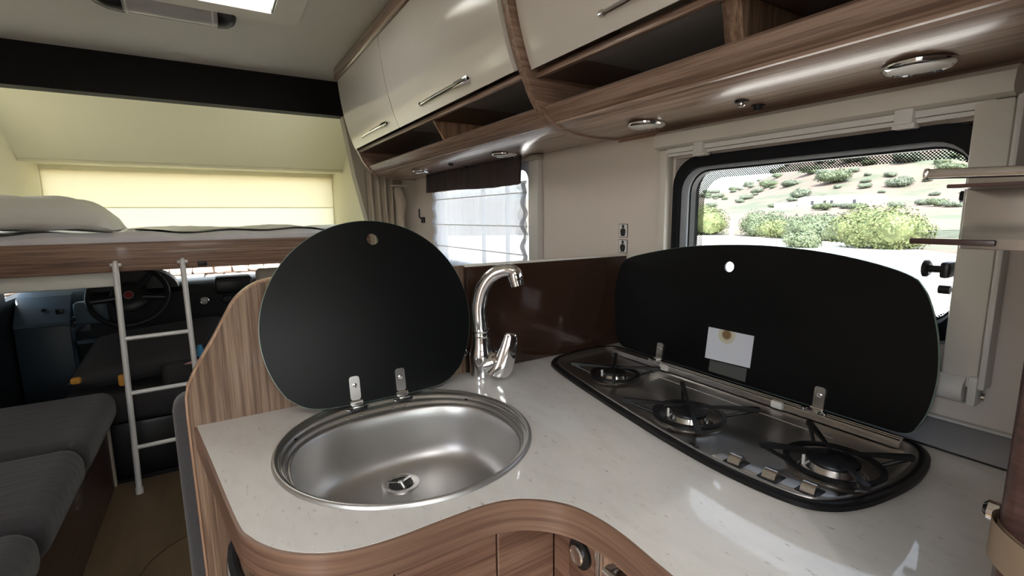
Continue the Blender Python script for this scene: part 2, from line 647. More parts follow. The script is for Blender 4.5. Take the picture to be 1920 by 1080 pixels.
# ================================================================== THE SETTING
struct(ob('floor', MB().box(-1.1, 1.0, -1.6, 2.93, -0.06, 0.0), 'lino', smooth=False))
fs = ob('floor_mat', MB().lathe((-0.09, 2.02, 0.0005), [(0.262, 0), (0.262, 0.002), (0.255, 0.003)], 64), 'lino')
tag(fs, 'round cut line of a thin disc in the brown floor', 'floor hatch')
ob('seam', MB().lathe((-0.09, 2.02, 0.0005), [(0.258, 0), (0.258, 0.0038), (0.263, 0.0038), (0.263, 0)], 64, close=False), 'lino_seam', fs)
struct(ob('floor_cab', MB().box(-1.06, 0.96, 2.93, 4.7, -0.12, -0.06), 'carpet_black', smooth=False))
struct(ob('trim_1', MB().box(-0.53, 0.95, 2.915, 2.935, -0.06, 0.012), 'plastic_black', smooth=False), 'black edge of the step down into the cab')

# right wall: kitchen window and dinette window openings
struct(ob('wall_right', holed(YZ, -1.6, 2.99, 0, 2.05, [(0.236, 0.832, 1.085, 1.437), (1.47, 2.36, 1.05, 1.50)], 1.0, 1.06), 'wall_cream', smooth=False))
struct(ob('wall_left', holed(YZ, -1.6, 2.99, 0, 2.05, [(-0.70, 0.0, 0.05, 1.93)], -1.16, -1.1), 'wall_cream', smooth=False))  # unseen door opening, added to let daylight in
struct(ob('wall_rear', holed(XZ, -1.1, 1.0, 0, 2.05, [(-0.65, 0.55, 1.0, 1.6)], -1.66, -1.6), 'wall_cream', smooth=False))
struct(ob('ceiling', holed(XY, -1.16, 1.06, -1.66, 2.99, [(-0.27, 0.27, 1.51, 2.05), (-0.40, 0.30, -0.9, -0.2)], 2.05, 2.10), 'ceiling_white', smooth=False))

# ------------------------------------------------ kitchen window
w = sempty('window_1', (1.03, 0.547, 1.085), 'black-framed caravan window over the hob with rounded corners')
o1, i1 = rrect(0.236, 0.832, 1.085, 1.437, 0.070), rrect(0.264, 0.816, 1.105, 1.411, 0.058)
ob('window_frame', MB().plate(o1, [i1], YZ, 0.992, 1.012), 'glass_frame', w)
i2 = rrect(0.267, 0.796, 1.112, 1.405, 0.054)
ob('window_frame', MB().plate(i1, [i2], YZ, 1.006, 1.022), 'frame_grey', w)
i3 = rrect(0.271, 0.792, 1.116, 1.401, 0.050)
ob('window_seal', MB().plate(i2, [i3], YZ, 1.012, 1.03), 'rubber_black', w)
ob('window_reveal', MB().plate(rrect(0.220, 0.845, 1.075, 1.447, 0.065), [rrect(0.262, 0.805, 1.105, 1.412, 0.055)], YZ, 1.03, 1.060), 'glass_frame', w)
ob('pane', MB().plate(rrect(0.235, 0.82, 1.09, 1.43, 0.05), [], YZ, 1.062, 1.066), 'glass_window', w)
ob('dot_border', MB().plate(rrect(0.260, 0.806, 1.104, 1.413, 0.055), [rrect(0.268, 0.790, 1.120, 1.388, 0.055)], YZ, 1.0605, 1.0615), 'dot_print', w)
ob('stay_catch', MB().rbox(0.965, 1.0, 0.272, 0.284, 1.196, 1.222, 0.004).tube([(0.97, 0.278, 1.21), (0.97, 0.298, 1.21)], 0.006).lathe((0.97, 0.296, 1.21), [(0.010, 0), (0.014, 0.003), (0.014, 0.008), (0.008, 0.011)], 14, 'Y'), 'plastic_black', w)
ob('stay_catch', MB().tube([(0.975, 0.270, 1.178), (0.975, 0.284, 1.178)], 0.007), 'plastic_black', w)
ob('stay_catch', MB().tube([(0.985, 0.262, 1.323), (0.985, 0.274, 1.323)], 0.009), 'plastic_black', w)

# ------------------------------------------------ roller blind cassette round that window
bl = thing('roller_blind', (0.98, 0.54, 1.0), 'cream roller blind frame with cassette around the window over the hob', 'blind')
cas = [(0.955, 1.474), (0.960, 1.494), (0.972, 1.503), (0.9995, 1.503), (0.9995, 1.462), (0.972, 1.460), (0.958, 1.465)]
ob('cassette', MB().plate(cas, [], XZ, 0.225, 0.868), 'plastic_beige', bl)
ob('pull_rail', MB().box(0.972, 0.990, 0.245, 0.838, 1.449, 1.4595).box(0.976, 0.986, 0.245, 0.838, 1.441, 1.448), 'plastic_white', bl)
for y in (0.352, 0.742):
    ob('clip', MB().rbox(0.962, 0.990, y - 0.013, y + 0.013, 1.440, 1.468, 0.003).rbox(0.964, 0.99, y - 0.016, y + 0.016, 1.434, 1.443, 0.003), 'plastic_white', bl)
ob('side_rail', MB().rbox(0.972, 0.9995, 0.838, 0.862, 1.0, 1.459, 0.004), 'plastic_beige', bl)
ob('side_rail', MB().rbox(0.970, 0.9995, 0.224, 0.268, 1.03, 1.459, 0.004), 'plastic_beige', bl)
ob('rail_rib', MB().rbox(0.966, 0.9995, 0.214, 0.223, 1.03, 1.462, 0.004), 'plastic_white', bl)
ob('lower_roller', MB().tube([(0.974, 0.236, 1.026), (0.974, 0.84, 1.026)], 0.0215, 20), 'plastic_white', bl)
ob('end_bracket', MB().rbox(0.966, 0.9995, 0.222, 0.234, 1.002, 1.05, 0.004), 'plastic_white', bl)
for z in (1.016, 1.040):
    ob('screw', MB().lathe((0.985, 0.216, z), [(0.006, 0), (0.006, 0.004), (0.003, 0.006)], 12, 'Y'), 'chrome', bl)

# ------------------------------------------------ dinette window behind voile
w = sempty('window_2', (1.03, 1.915, 1.05), 'caravan window behind the white voile blind')
ob('window_frame', MB().plate(rrect(1.47, 2.36, 1.05, 1.50, 0.05), [rrect(1.50, 2.33, 1.08, 1.47, 0.045)], YZ, 1.0, 1.03), 'frame_grey', w)
ob('pane', MB().plate(rrect(1.47, 2.36, 1.05, 1.50, 0.05), [], YZ, 1.062, 1.066), 'glass_window', w)
for y in (1.72, 1.93):
    ob('glazing_bar', MB().box(1.035, 1.05, y - 0.006, y + 0.006, 1.06, 1.49), 'frame_grey', w)
ob('side_liner', MB().rbox(0.975, 0.999, 1.405, 1.462, 1.10, 1.50, 0.003), 'plastic_white', w)

rb = thing('roman_blind', (0.98, 1.9, 1.1), 'white voile blind with horizontal seams hanging under a dark valance', 'blind')
segs = [1.425, 1.385, 1.262, 1.155, 1.06]
for s in range(4):
    z1, z0 = segs[s], segs[s + 1]
    def fn(u, v, z0=z0, z1=z1, s=s):
        y = 1.475 + u * 0.86
        edge = math.exp(-((u - 0.04) / 0.03) ** 2) * 0.010 * math.sin(v * 9 + s * 2)
        x = 0.978 - 0.006 * math.sin(v * PI) + 0.0025 * math.sin(y * 190 + s) + 0.0015 * math.sin(y * 77) + edge
        return Vector((x, y, z0 + (z1 - z0) * v))
    ob('voile_panel', MB().grid(fn, 120, 8), 'voile', rb)
    ob('seam_rod', MB().tube([(0.976, 1.475, z1), (0.976, 2.335, z1)], 0.0022, 6), 'sheet_white', rb)
ob('selvedge', MB().grid(lambda u, v: Vector((0.968 + 0.006 * math.sin(v * 30), 1.468 + 0.030 * u + 0.006 * math.sin(v * 24), 1.06 + 0.36 * v)), 6, 40), 'voile', rb)
ob('selvedge', MB().grid(lambda u, v: Vector((0.968 + 0.006 * math.sin(v * 30), 2.305 + 0.035 * u + 0.006 * math.sin(v * 24), 1.06 + 0.36 * v)), 6, 40), 'voile', rb)
va = MB()
def vfn(u, v):
    y = 1.472 + u * 0.905
    return Vector((0.951 + 0.006 * math.sin(y * 42) * (1 - v * 0.7) + 0.003 * math.sin(y * 101), y, 1.418 + 0.096 * v + 0.006 * math.sin(y * 6 + 1) * (1 - v)))
va.grid(vfn, 90, 6)
va.grid(lambda u, v: vfn(u, v) + Vector((0.006, 0, 0)), 90, 6)
tag(ob('valance', va, 'valance_dark'), 'dark brown gathered fabric valance over the white voile blind', 'valance')
ob_b = ob('curtain_bracket', MB().rbox(0.965, 0.9995, 1.40, 1.455, 1.492, 1.512, 0.004).rbox(0.985, 0.9995, 1.41, 1.44, 1.462, 1.493, 0.004), 'pillar_tan')
tag(ob_b, 'small beige bracket on the wall at the right end of the dark valance', 'bracket')

# two toilet pictogram stickers on the wall
for k, (z0, z1, lab) in enumerate(((1.236, 1.275, 'upper of two small black-and-white person pictogram stickers on the wall'),
                                   (1.191, 1.230, 'lower of two small black-and-white person pictogram stickers on the wall'))):
    st = thing('sticker', (0.9995, 1.008, z0), lab, 'sticker', 'pictogram stickers on the wall')
    ob('border', MB().plate(rrect(0.991, 1.026, z0, z1, 0.003, 3), [], YZ, 0.9985, 0.9998), 'black_print', st)
    ob('ground', MB().plate(rrect(0.9925, 1.0245, z0 + 0.0015, z1 - 0.0015, 0.002, 3), [], YZ, 0.9980, 0.9985), 'white_print', st)
    yc, zc = 1.0085, z0
    body = [(-0.007, 0.004), (0.007, 0.004), (0.009, 0.012), (0.0105, 0.016), (0.0085, 0.024), (0.003, 0.0265), (-0.003, 0.0265), (-0.0085, 0.024), (-0.0105, 0.016), (-0.009, 0.012)]
    ob('figure', MB().plate([(yc + a, zc + b) for a, b in body], [], YZ, 0.9975, 0.9980)
       .plate([(yc + 0.0048 * math.cos(a), zc + 0.0315 + 0.0048 * math.sin(a)) for a in [2 * PI * q / 14 for q in range(14)]], [], YZ, 0.9975, 0.9980), 'black_print', st)

# ------------------------------------------------ unseen rear window, added for daylight from behind
w = sempty('window_added_rear', (-0.05, -1.63, 1.0))
ob('window_frame', MB().plate(rrect(-0.65, 0.55, 1.0, 1.6, 0.05), [rrect(-0.61, 0.51, 1.04, 1.56, 0.045)], XZ, -1.62, -1.59), 'glass_frame', w)
ob('pane', MB().plate(rrect(-0.65, 0.55, 1.0, 1.6, 0.05), [], XZ, -1.666, -1.662), 'glass_window', w)

# roof hatches
def hatch(name, x0, x1, y0, y1, label, blind=False):
    h = thing(name, ((x0 + x1) / 2, (y0 + y1) / 2, 2.03), label, 'roof hatch')
    ob('frame', MB().plate(rrect(x0 - 0.07, x1 + 0.07, y0 - 0.07, y1 + 0.07, 0.02, 4), [rrect(x0 + 0.002, x1 - 0.002, y0 + 0.002, y1 - 0.002, 0.02, 4)], XY, 2.034, 2.0495), 'plastic_white', h)
    ob('lip', MB().plate(rrect(x0 - 0.002, x1 + 0.002, y0 - 0.002, y1 + 0.002, 0.02, 4), [rrect(x0 + 0.02, x1 - 0.02, y0 + 0.02, y1 - 0.02, 0.015, 4)], XY, 2.030, 2.0335), 'plastic_white', h)
    ob('blind_rail', MB().box(x1 - 0.028, x1 - 0.021, y0 + 0.02, y1 - 0.02, 2.031, 2.05), 'plastic_black', h)
    if blind:
        ob('pleated_blind', MB().grid(lambda u, v: Vector((x0 + (x1 - x0) * u, y0 + (y1 - y0) * v, 2.052 + 0.005 * abs((u * 24) % 2 - 1))), 48, 1), 'blind_cream', h, smooth=False)
    ob('dome', MB().rings([[XY(u, v, 2.101) for u, v in rrect(x0 - 0.03, x1 + 0.03, y0 - 0.03, y1 + 0.03, 0.05, 4)],
                           [XY(u, v, 2.13) for u, v in rrect(x0 - 0.02, x1 + 0.02, y0 - 0.02, y1 + 0.02, 0.05, 4)],
                           [XY(u, v, 2.145) for u, v in rrect(x0 + 0.05, x1 - 0.05, y0 + 0.05, y1 - 0.05, 0.05, 4)]]), 'hatch_acrylic', h)
hatch('roof_hatch', -0.27, 0.27, 1.51, 2.05, 'white-framed roof hatch in the ceiling beside the long lamp', True)
hatch('roof_hatch', -0.40, 0.30, -0.9, -0.2, 'unseen roof hatch added over the rear floor for daylight')  # out of view, added and placed to brighten the worktop

# long ceiling lamp with black ends
lp = thing('ceiling_lamp', (-0.075, 2.2, 2.0), 'long grey ceiling lamp with black end caps beside the roof hatch', 'lamp')
def lamp_ring(x, h, d):
    return [Vector((x, 2.205 + d * math.cos(a), 2.0495 - max(0, math.sin(a)) * h)) for a in [2 * PI * k / 24 for k in range(24)]]
ob('diffuser', MB().rings([lamp_ring(x, 0.036, 0.056) for x in (-0.20, -0.1, 0, 0.078)], cap_first=True), 'lamp_grey', lp)
ob('base_plate', MB().rbox(-0.215, 0.095, 2.14, 2.27, 2.044, 2.0496, 0.002), 'alu', lp)
ob('end_cap', MB().rings([lamp_ring(0.0785, 0.040, 0.060), lamp_ring(0.11, 0.036, 0.055), lamp_ring(0.132, 0.022, 0.042), lamp_ring(0.14, 0.006, 0.024)], cap_first=True), 'plastic_black', lp)
ob('end_cap', MB().rings([lamp_ring(-0.2005, 0.040, 0.060), lamp_ring(-0.245, 0.036, 0.055), lamp_ring(-0.28, 0.022, 0.042), lamp_ring(-0.30, 0.006, 0.024)], cap_first=True), 'plastic_black', lp)
for x in (-0.19, 0.062):
    ob('lamp_clip', MB().rings([lamp_ring(x - 0.003, 0.038, 0.058), lamp_ring(x + 0.003, 0.038, 0.058)], cap_first=True), 'alu', lp)

# ------------------------------------------------ overcab alcove
struct(ob('trim_2', MB().box(-1.1, 1.0, 2.90, 2.985, 1.868, 2.0495), 'beam_black', smooth=False), 'black beam across the ceiling in front of the bed alcove')
struct(ob('wall_alcove_right', holed(YZ, 2.99, 4.75, 1.03, 2.05, [(3.02, 3.58, 1.28, 1.66)], 0.95, 1.02), 'alcove_cream', smooth=False))
struct(ob('wall_alcove_left', holed(YZ, 2.99, 4.75, 1.03, 2.05, [(3.08, 3.78, 1.30, 1.62)], -1.12, -1.0), 'alcove_cream', smooth=False))
for nm, x in (('window_added_right', 1.0), ('window_added_left', -1.09)):  # side windows out of view, added to brighten the alcove
    struct(ob(nm, MB().box(x - 0.002, x + 0.002, 3.02 if x > 0 else 3.08, 3.58 if x > 0 else 3.78, 1.28 if x > 0 else 1.30, 1.66 if x > 0 else 1.62), 'glass_window', smooth=False))
ac = spline([(2.96, 2.0), (3.3, 1.985), (3.6, 1.955), (3.86, 1.89), (4.05, 1.80), (4.20, 1.684)], 5)
struct(ob('ceiling_alcove', MB().plate(ac + [(4.20, 1.75), (4.1, 1.9), (3.8, 2.04), (2.96, 2.045)], [], YZ, -1.12, 1.02), 'alcove_cream', angle=40))
struct(ob('trim_3', MB().rbox(-0.998, 0.949, 4.19, 4.225, 1.668, 1.690, 0.006), 'alcove_cream'), 'cream ledge over the recess at the head of the bed alcove')
struct(ob('ceiling_recess', MB().box(-1.12, 1.02, 4.20, 4.80, 1.69, 1.75), 'alcove_cream', smooth=False))
struct(ob('wall_front', holed(XZ, -1.12, 1.02, 1.03, 1.70, [(-0.985, 0.935, 1.13, 1.645)], 4.62, 4.70), 'alcove_cream', smooth=False))
wf = struct(ob('window_6', MB().box(-0.985, 0.935, 4.685, 4.690, 1.13, 1.645), 'glass_window', smooth=False), 'wide front window of the bed alcove behind a cream blind')
ob('window_blind', MB().box(-0.99, 0.94, 4.600, 4.603, 1.393, 1.655), 'front_blind', wf, smooth=False)
ob('window_blind', MB().box(-0.99, 0.94, 4.606, 4.609, 1.12, 1.398), 'front_blind_pale', wf, smooth=False)
ob('blind_bar', MB().rbox(-0.99, 0.94, 4.594, 4.604, 1.389, 1.394, 0.001), 'alcove_cream', wf)
struct(ob('wall_alcove_pillar', MB().plate([(0.675, 1.873), (0.727, 1.54), (0.79, 1.26), (0.83, 1.05), (1.0, 1.05), (1.0, 1.873)], [], XZ, 2.90, 2.985), 'pillar_tan', smooth=False))

# bed
bd = thing('overcab_bed', (-0.1, 3.5, 1.03), 'bed over the cab with a brown wooden front board', 'bed')
ob('front_board', MB().rbox(-1.099, 0.83, 2.895, 2.925, 1.057, 1.195, 0.004), 'wood_bed', bd)
ob('bed_base', MB().box(-0.998, 0.948, 2.926, 4.58, 1.062, 1.10), 'ceiling_white', bd)
ob('underside_lining', MB().rbox(-1.05, -0.41, 2.93, 2.97, 0.985, 1.056, 0.01), 'ceiling_white', bd)
ob('latch', MB().rbox(-0.085, -0.045, 2.875, 2.896, 1.066, 1.092, 0.004), 'plastic_black', bd)
def mat_top(u, v):
    x, y = -0.995 + u * 1.94, 2.935 + v * 1.6
    z = 1.245 - 0.025 * u + 0.012 * math.sin(x * 5) * math.sin(v * 7 + x * 2) + 0.006 * math.sin(x * 17 + v * 9)
    return Vector((x, y, z - (0.02 * (1 - v * 25) if v < 0.04 else 0)))
ma = MB().grid(mat_top, 80, 50)
ma.grid(lambda u, v: Vector((-0.995 + u * 1.94, 2.932 + 0.003 * math.sin(u * 70), 1.10 + v * (mat_top(u, 0).z - 1.10))), 80, 3)
ob('mattress', ma, 'sheet_lilac', bd)
def pillow(u, v):
    a, b = (u - 0.5) * 2, (v - 0.5) * 2
    h = max(0.0, (1 - a ** 4) * (1 - b ** 4)) ** 0.55
    return a, b, h
pm = MB()
for s in (1, -0.35):
    pm.grid(lambda u, v, s=s: (lambda t: Vector((-0.73 + t[0] * 0.32, 3.19 + t[1] * 0.235, 1.298 + s * t[2] * 0.118 - 0.045 * max(0, t[0]) ** 3 + 0.006 * math.sin(t[0] * 9 + t[1] * 6) * t[2])))(pillow(u, v)), 30, 24)
tag(ob('pillow', pm, 'sheet_white', angle=80), 'plump white pillow on the left side of the overcab bed', 'pillow')
def sheet_pt(u, v, d):
    x, y = -0.38 + u * 1.31, 3.02 + v * 0.9
    z = mat_top((x + 0.995) / 1.94, (y - 2.935) / 1.6).z + 0.004
    return Vector((x, y, z + d + 0.014 * abs(math.sin(u * 6 + v * 5)) * math.sin(PI * v) + 0.002 * math.sin(u * 40) ** 2))
bw = MB().grid(lambda u, v: sheet_pt(u, v, 0.006), 60, 20).grid(lambda u, v: sheet_pt(u, v, 0.0), 60, 20)
tag(ob('bed_sheet', bw, 'sheet_white', angle=80), 'rumpled cream sheet spread beside the pillow on the overcab bed', 'sheet')

# ladder
ld = thing('ladder', (-0.28, 2.77, 0.0), 'white aluminium ladder hooked on the overcab bed board', 'ladder')
for xt, xb in ((-0.408, -0.414), (-0.148, -0.135)):
    rl = ob('rail', MB().tube([(xt, 2.868, 1.085), (xb, 2.76, 0.012)], 0.0125, 12), 'alu', ld)
    ob('foot', MB().tube([(xb, 2.762, 0.03), (xb, 2.759, 0.0)], 0.016, 12), 'plastic_white', rl)
    ob('hook', MB().tube([(xt, 2.868, 1.08), (xt, 2.873, 1.098), (xt, 2.885, 1.104)], 0.010, 10).rbox(xt - 0.022, xt + 0.022, 2.874, 2.8945, 1.085, 1.10, 0.003), 'alu', rl)
for z in (0.745, 0.485, 0.222):
    t = z / 1.085
    y = 2.76 + 0.108 * t
    ob('rung', MB().tube([(-0.412, y, z), (-0.14, y, z + 0.004)], 0.0105, 10), 'alu', ld)

# ================================================================== KITCHEN
# counter outline (plan)
edge = spline([(-0.057, 0.995), (-0.032, 0.82), (-0.007, 0.645), (0.005, 0.602), (0.025, 0.567), (0.050, 0.541), (0.080, 0.522), (0.112, 0.512), (0.155, 0.508), (0.203, 0.509),
               (0.255, 0.509), (0.291, 0.504), (0.320, 0.491), (0.346, 0.469), (0.365, 0.440), (0.375, 0.401), (0.377, 0.359), (0.374, 0.30), (0.372, 0.2), (0.372, 0.083)], 5)
SC = (0.252, 0.752)
SR = 0.210
sink_out = [(SC[0] + SR * math.cos(2 * PI * k / 96), SC[1] + SR * math.sin(2 * PI * k / 96)) for k in range(96)]
hob_pts = [(0.700, 0.944), (0.735, 0.966), (0.80, 0.976), (0.86, 0.978), (0.905, 0.970), (0.928, 0.945), (0.930, 0.88), (0.929, 0.75), (0.928, 0.60), (0.928, 0.45), (0.926, 0.33), (0.918, 0.275), (0.890, 0.247),
           (0.84, 0.233), (0.78, 0.228), (0.72, 0.232), (0.665, 0.242), (0.625, 0.260), (0.602, 0.290), (0.592, 0.35), (0.592, 0.42), (0.600, 0.50), (0.615, 0.60), (0.636, 0.72), (0.660, 0.84), (0.680, 0.915)]
hob_out = spline(hob_pts, 5, True)
outer = edge + [(0.9995, 0.083), (0.9995, 0.9995), (-0.057, 0.9995)]
ct = thing('countertop', (0.45, 0.55, 0.895), 'pale speckled L-shaped worktop with a curved brown wooden edge', 'worktop')
ob('surface', MB().plate(outer, [inset(sink_out, 0.012), inset(hob_out, 0.012)], XY, 0.896, 0.930), 'worktop', ct, angle=30)
ed2 = []
for i, p in enumerate(edge):
    a, b = Vector(edge[max(i - 1, 0)]), Vector(edge[min(i + 1, len(edge) - 1)])
    t = (b - a).normalized()
    ed2.append((p[0] + t.y * 0.004, p[1] - t.x * 0.004))
band_poly = ed2 + edge[::-1]
ob('edge_band', MB().plate(band_poly, [], XY, 0.886, 0.9295), 'wood_band', ct)

# ---- base cabinets
def offs(path, d):
    out = []
    for i, p in enumerate(path):
        a, b = Vector(path[max(i - 1, 0)]), Vector(path[min(i + 1, len(path) - 1)])
        t = (b - a).normalized()
        out.append((p[0] + t.y * d, p[1] - t.x * d))
    return out
left_edge = [p for p in offs(edge, -0.016) if p[0] < 0.05 and p[1] > 0.53]
bc = thing('base_cabinet', (0.15, 0.75, 0.0), 'brown wooden base cabinet under the sink with a rounded left corner', 'cabinet')
fr = [(0.05, 0.543), (0.10, 0.530), (0.15, 0.527)]
lp_ = [p for p in left_edge if p[1] > 0.60]
cr = [p for p in left_edge if p[1] <= 0.60] + fr
ob('side_panel', MB().strip(lp_, XY, 0.0, 0.885).strip([(p[0] + 0.016, p[1]) for p in lp_], XY, 0.0, 0.885), 'wood_z', bc)
ob('corner_panel', MB().strip(cr, XY, 0.02, 0.885), 'wood_band', bc)
dr = ob('door', MB().rbox(0.152, 0.2935, 0.524, 0.542, 0.10, 0.885, 0.0015, 1), 'wood_front', bc)
ob('door', MB().rbox(0.296, 0.392, 0.524, 0.542, 0.10, 0.885, 0.0015, 1), 'wood_front', bc)
ob('plinth', MB().box(0.0, 0.40, 0.56, 0.58, 0.0, 0.1), 'wood_dark', bc)
hd = MB().tube(spline([(0.006, 0.700, 0.872), (-0.016, 0.694, 0.860), (-0.020, 0.670, 0.846), (-0.015, 0.635, 0.836), (-0.002, 0.600, 0.832), (0.012, 0.578, 0.834), (0.034, 0.574, 0.840)], 5), 0.0045, 10)
ob('handle', hd, 'chrome', bc)
ob('handle_pad', MB().tube(spline([(0.006, 0.704, 0.884), (-0.014, 0.690, 0.868), (-0.012, 0.650, 0.850), (0.010, 0.590, 0.842)], 5), [0.007] * 15 + [0.006], 10), 'plastic_black', bc)

b2 = thing('oven_cabinet', (0.40, 0.3, 0.0), 'brown base cabinet under the hob with a round push lock', 'cabinet')
ob('top_rail', MB().rbox(0.393, 0.409, 0.432, 0.5225, 0.862, 0.885, 0.0015, 1), 'wood_front_y', b2)
dw = ob('drawer_front', MB().rbox(0.391, 0.409, 0.432, 0.5225, 0.30, 0.8595, 0.0015, 1), 'wood_front_y', b2)
lk1 = ob('lock_plate', MB().rbox(0.387, 0.3905, 0.429, 0.482, 0.795, 0.872, 0.003, 2), 'wood_front_y', dw)
ob('push_lock', MB().lathe((0.3868, 0.4545, 0.846), [(0.0205, 0), (0.0205, -0.005), (0.017, -0.0065)], 28, 'X'), 'plastic_black', dw)
ob('lock_button', MB().lathe((0.3802, 0.4545, 0.846), [(0.0135, 0), (0.0135, -0.003), (0.011, -0.0045), (0.008, -0.003)], 24, 'X'), 'chrome_satin', dw)
ob('metal_strip', MB().rbox(0.383, 0.41, 0.417, 0.425, 0.10, 0.884, 0.003), 'chrome', b2)
ob('side_stile', MB().rbox(0.390, 0.41, 0.400, 0.416, 0.10, 0.884, 0.002), 'wood_edge', b2)
ov = ob('oven_door', MB().rbox(0.391, 0.41, 0.09, 0.398, 0.30, 0.880, 0.003), 'splash_brown', b2)
ob('oven_handle', MB().tube([(0.372, 0.392, 0.868), (0.372, 0.11, 0.868)], 0.006, 12).rbox(0.372, 0.392, 0.384, 0.394, 0.862, 0.874, 0.002), 'chrome', ov)
ob('lower_panel', MB().box(0.393, 0.41, 0.09, 0.523, 0.0, 0.298), 'wood_front_y', b2)

# ---- partition behind the sink
pt = thing('partition', (0.45, 1.01, 0.0), 'brown wooden partition panel with a curved top behind the sink', 'partition')
pl = [(-0.062, 0.0), (-0.068, 0.95), (-0.067, 0.985)] + spline([(-0.063, 1.005), (-0.047, 1.037), (-0.019, 1.083), (0.001, 1.119), (0.022, 1.153), (0.052, 1.177), (0.088, 1.186), (0.14, 1.188)], 4)
ob('panel', MB().plate(pl + [(0.999, 1.188), (0.999, 0.0)], [], XZ, 1.0, 1.018), 'wood_z', pt)
e_in, e_out = offs(pl, 0.0), offs(pl, -0.004)
ob('edge_trim', MB().plate(pl + offs(pl, -0.0035)[::-1], [], XZ, 0.9985, 1.0195), 'wood_edge', pt)
sp = tag(ob('splashback', MB().rbox(0.484, 0.9985, 0.991, 0.9995, 0.931, 1.184, 0.0015, 1), 'splash_brown'), 'glossy dark brown splashback panel behind the tap', 'splashback')
ob('top_trim', MB().rbox(0.484, 0.9985, 0.989, 1.0, 1.1845, 1.1895, 0.001, 1), 'plastic_beige', sp)
tag(ob('wall_button', MB().lathe((0.474, 0.9995, 0.985), [(0.010, 0), (0.010, -0.004), (0.006, -0.006), (0.006, -0.014), (0.008, -0.018), (0.004, -0.021)], 18, 'Y'), 'chrome'), 'tiny chrome knob on the wooden partition left of the tap', 'knob')
tag(ob('seat_backrest', MB().rbox(-0.095, 0.55, 1.022, 1.10, 0.40, 0.975, 0.025, 4), 'upholstery'), 'grey upholstered seat back standing behind the wooden partition', 'seat back')

# sloping metal strip between worktop and wall
tag(ob('worktop_upstand', MB().plate([(0.940, 0.9305), (0.9445, 0.9345), (0.992, 0.962), (0.9993, 0.962), (0.9993, 0.9305)], [], XZ, 0.084, 0.935), 'upstand_grey'), 'grey sloping upstand strip along the wall behind the hob', 'upstand')

_u = bpy.data.objects['worktop_upstand']
ob('top_highlight_line', MB().rbox(0.988, 0.9993, 0.084, 0.935, 0.9622, 0.9665, 0.001, 1), 'plastic_white', _u)  # white strip drawn for the highlight along the upper edge
ob('foot_shade_line', MB().rbox(0.9365, 0.9398, 0.084, 0.935, 0.9303, 0.9325, 0.0006, 1), 'plastic_black', _u)  # black strip drawn for the shadow line along the foot
# ---- sink
sk = thing('sink', (SC[0], SC[1], 0.80), 'round stainless steel sink with an upright round black glass lid', 'sink')
N = 96
BC = (0.247, 0.722)
def bowl_ring(s, z, sy=1.0):
    out = []
    for k in range(N):
        a = 2 * PI * k / N
        c, d = math.cos(a), math.sin(a)
        n = 2.6 if d > 0 else 2.15
        rr = (abs(c / 0.180) ** n + abs(d / (0.155 if d > 0 else 0.162)) ** n) ** (-1 / n)
        out.append(Vector((BC[0] + rr * c * s, BC[1] + rr * d * s * sy, z)))
    return out
B0 = bowl_ring(1, 0.92)
O0 = [Vector((p[0], p[1], 0.0)) for p in sink_out]
def mixring(t, z, grow=0.0):
    r = []
    for k in range(N):
        p = O0[k].lerp(B0[k], t)
        d = (O0[k] - Vector((SC[0], SC[1], 0))).normalized() * grow
        r.append(Vector((p.x + d.x, p.y + d.y, z)))
    return r
rs = [mixring(0, 0.9305, 0.001), mixring(0, 0.9335, 0.0005), mixring(0, 0.9355, -0.001), mixring(0, 0.9362, -0.003), mixring(0, 0.9358, -0.005), mixring(0.0, 0.9335, -0.0075), mixring(0.0, 0.9328, -0.0095),
      mixring(0.34, 0.9322), mixring(0.37, 0.9338), mixring(0.41, 0.9335), mixring(0.45, 0.9295), mixring(0.48, 0.9275), mixring(0.62, 0.9270), mixring(0.65, 0.9288), mixring(0.69, 0.9284), mixring(0.73, 0.9240), mixring(0.76, 0.9225), mixring(0.90, 0.9222), mixring(0.94, 0.9235), mixring(0.97, 0.9230), mixring(1.0, 0.919),
      bowl_ring(0.985, 0.911), bowl_ring(0.978, 0.90), bowl_ring(0.968, 0.87), bowl_ring(0.955, 0.85), bowl_ring(0.93, 0.836), bowl_ring(0.89, 0.826), bowl_ring(0.83, 0.8195), bowl_ring(0.74, 0.8165), bowl_ring(0.5, 0.8150), bowl_ring(0.25, 0.8145), bowl_ring(0.05, 0.8143)]
ob('bowl', MB().rings(rs), 'steel', sk, angle=60)
DC = (0.252, 0.806)
dn = ob('drain', MB().lathe((DC[0], DC[1], 0.8145), [(0.034, 0.0), (0.034, 0.003), (0.028, 0.0035), (0.024, 0.0015), (0.0225, 0.0008)], 32), 'chrome_satin', sk)
ob('drain_hole', MB().lathe((DC[0], DC[1], 0.8155), [(0.022, 0.0), (0.022, 0.0006)], 28), 'plastic_black', dn)
cr_ = MB()
for a in (0.5, 0.5 + 2 * PI / 3, 0.5 + 4 * PI / 3):
    cr_.tube([(DC[0], DC[1], 0.8175), (DC[0] + 0.024 * math.cos(a), DC[1] + 0.024 * math.sin(a), 0.8172)], 0.0028, 8)
cr_.lathe((DC[0], DC[1], 0.816), [(0.006, 0), (0.006, 0.003), (0.003, 0.004)], 14)
ob('drain_cross', cr_, 'chrome', dn)
for x, y in ((0.085, 0.851), (0.413, 0.853), (0.183, 0.889), (0.209, 0.891), (0.270, 0.891), (0.297, 0.890)):
    r_ = 0.0055 if x in (0.085, 0.413) else 0.0028
    ob('rivet', MB().lathe((x, y, 0.9258), [(r_, 0), (r_, 0.0015), (r_ * 0.5, 0.003)], 14), 'plastic_black' if r_ > 0.005 else 'chrome_satin', sk)
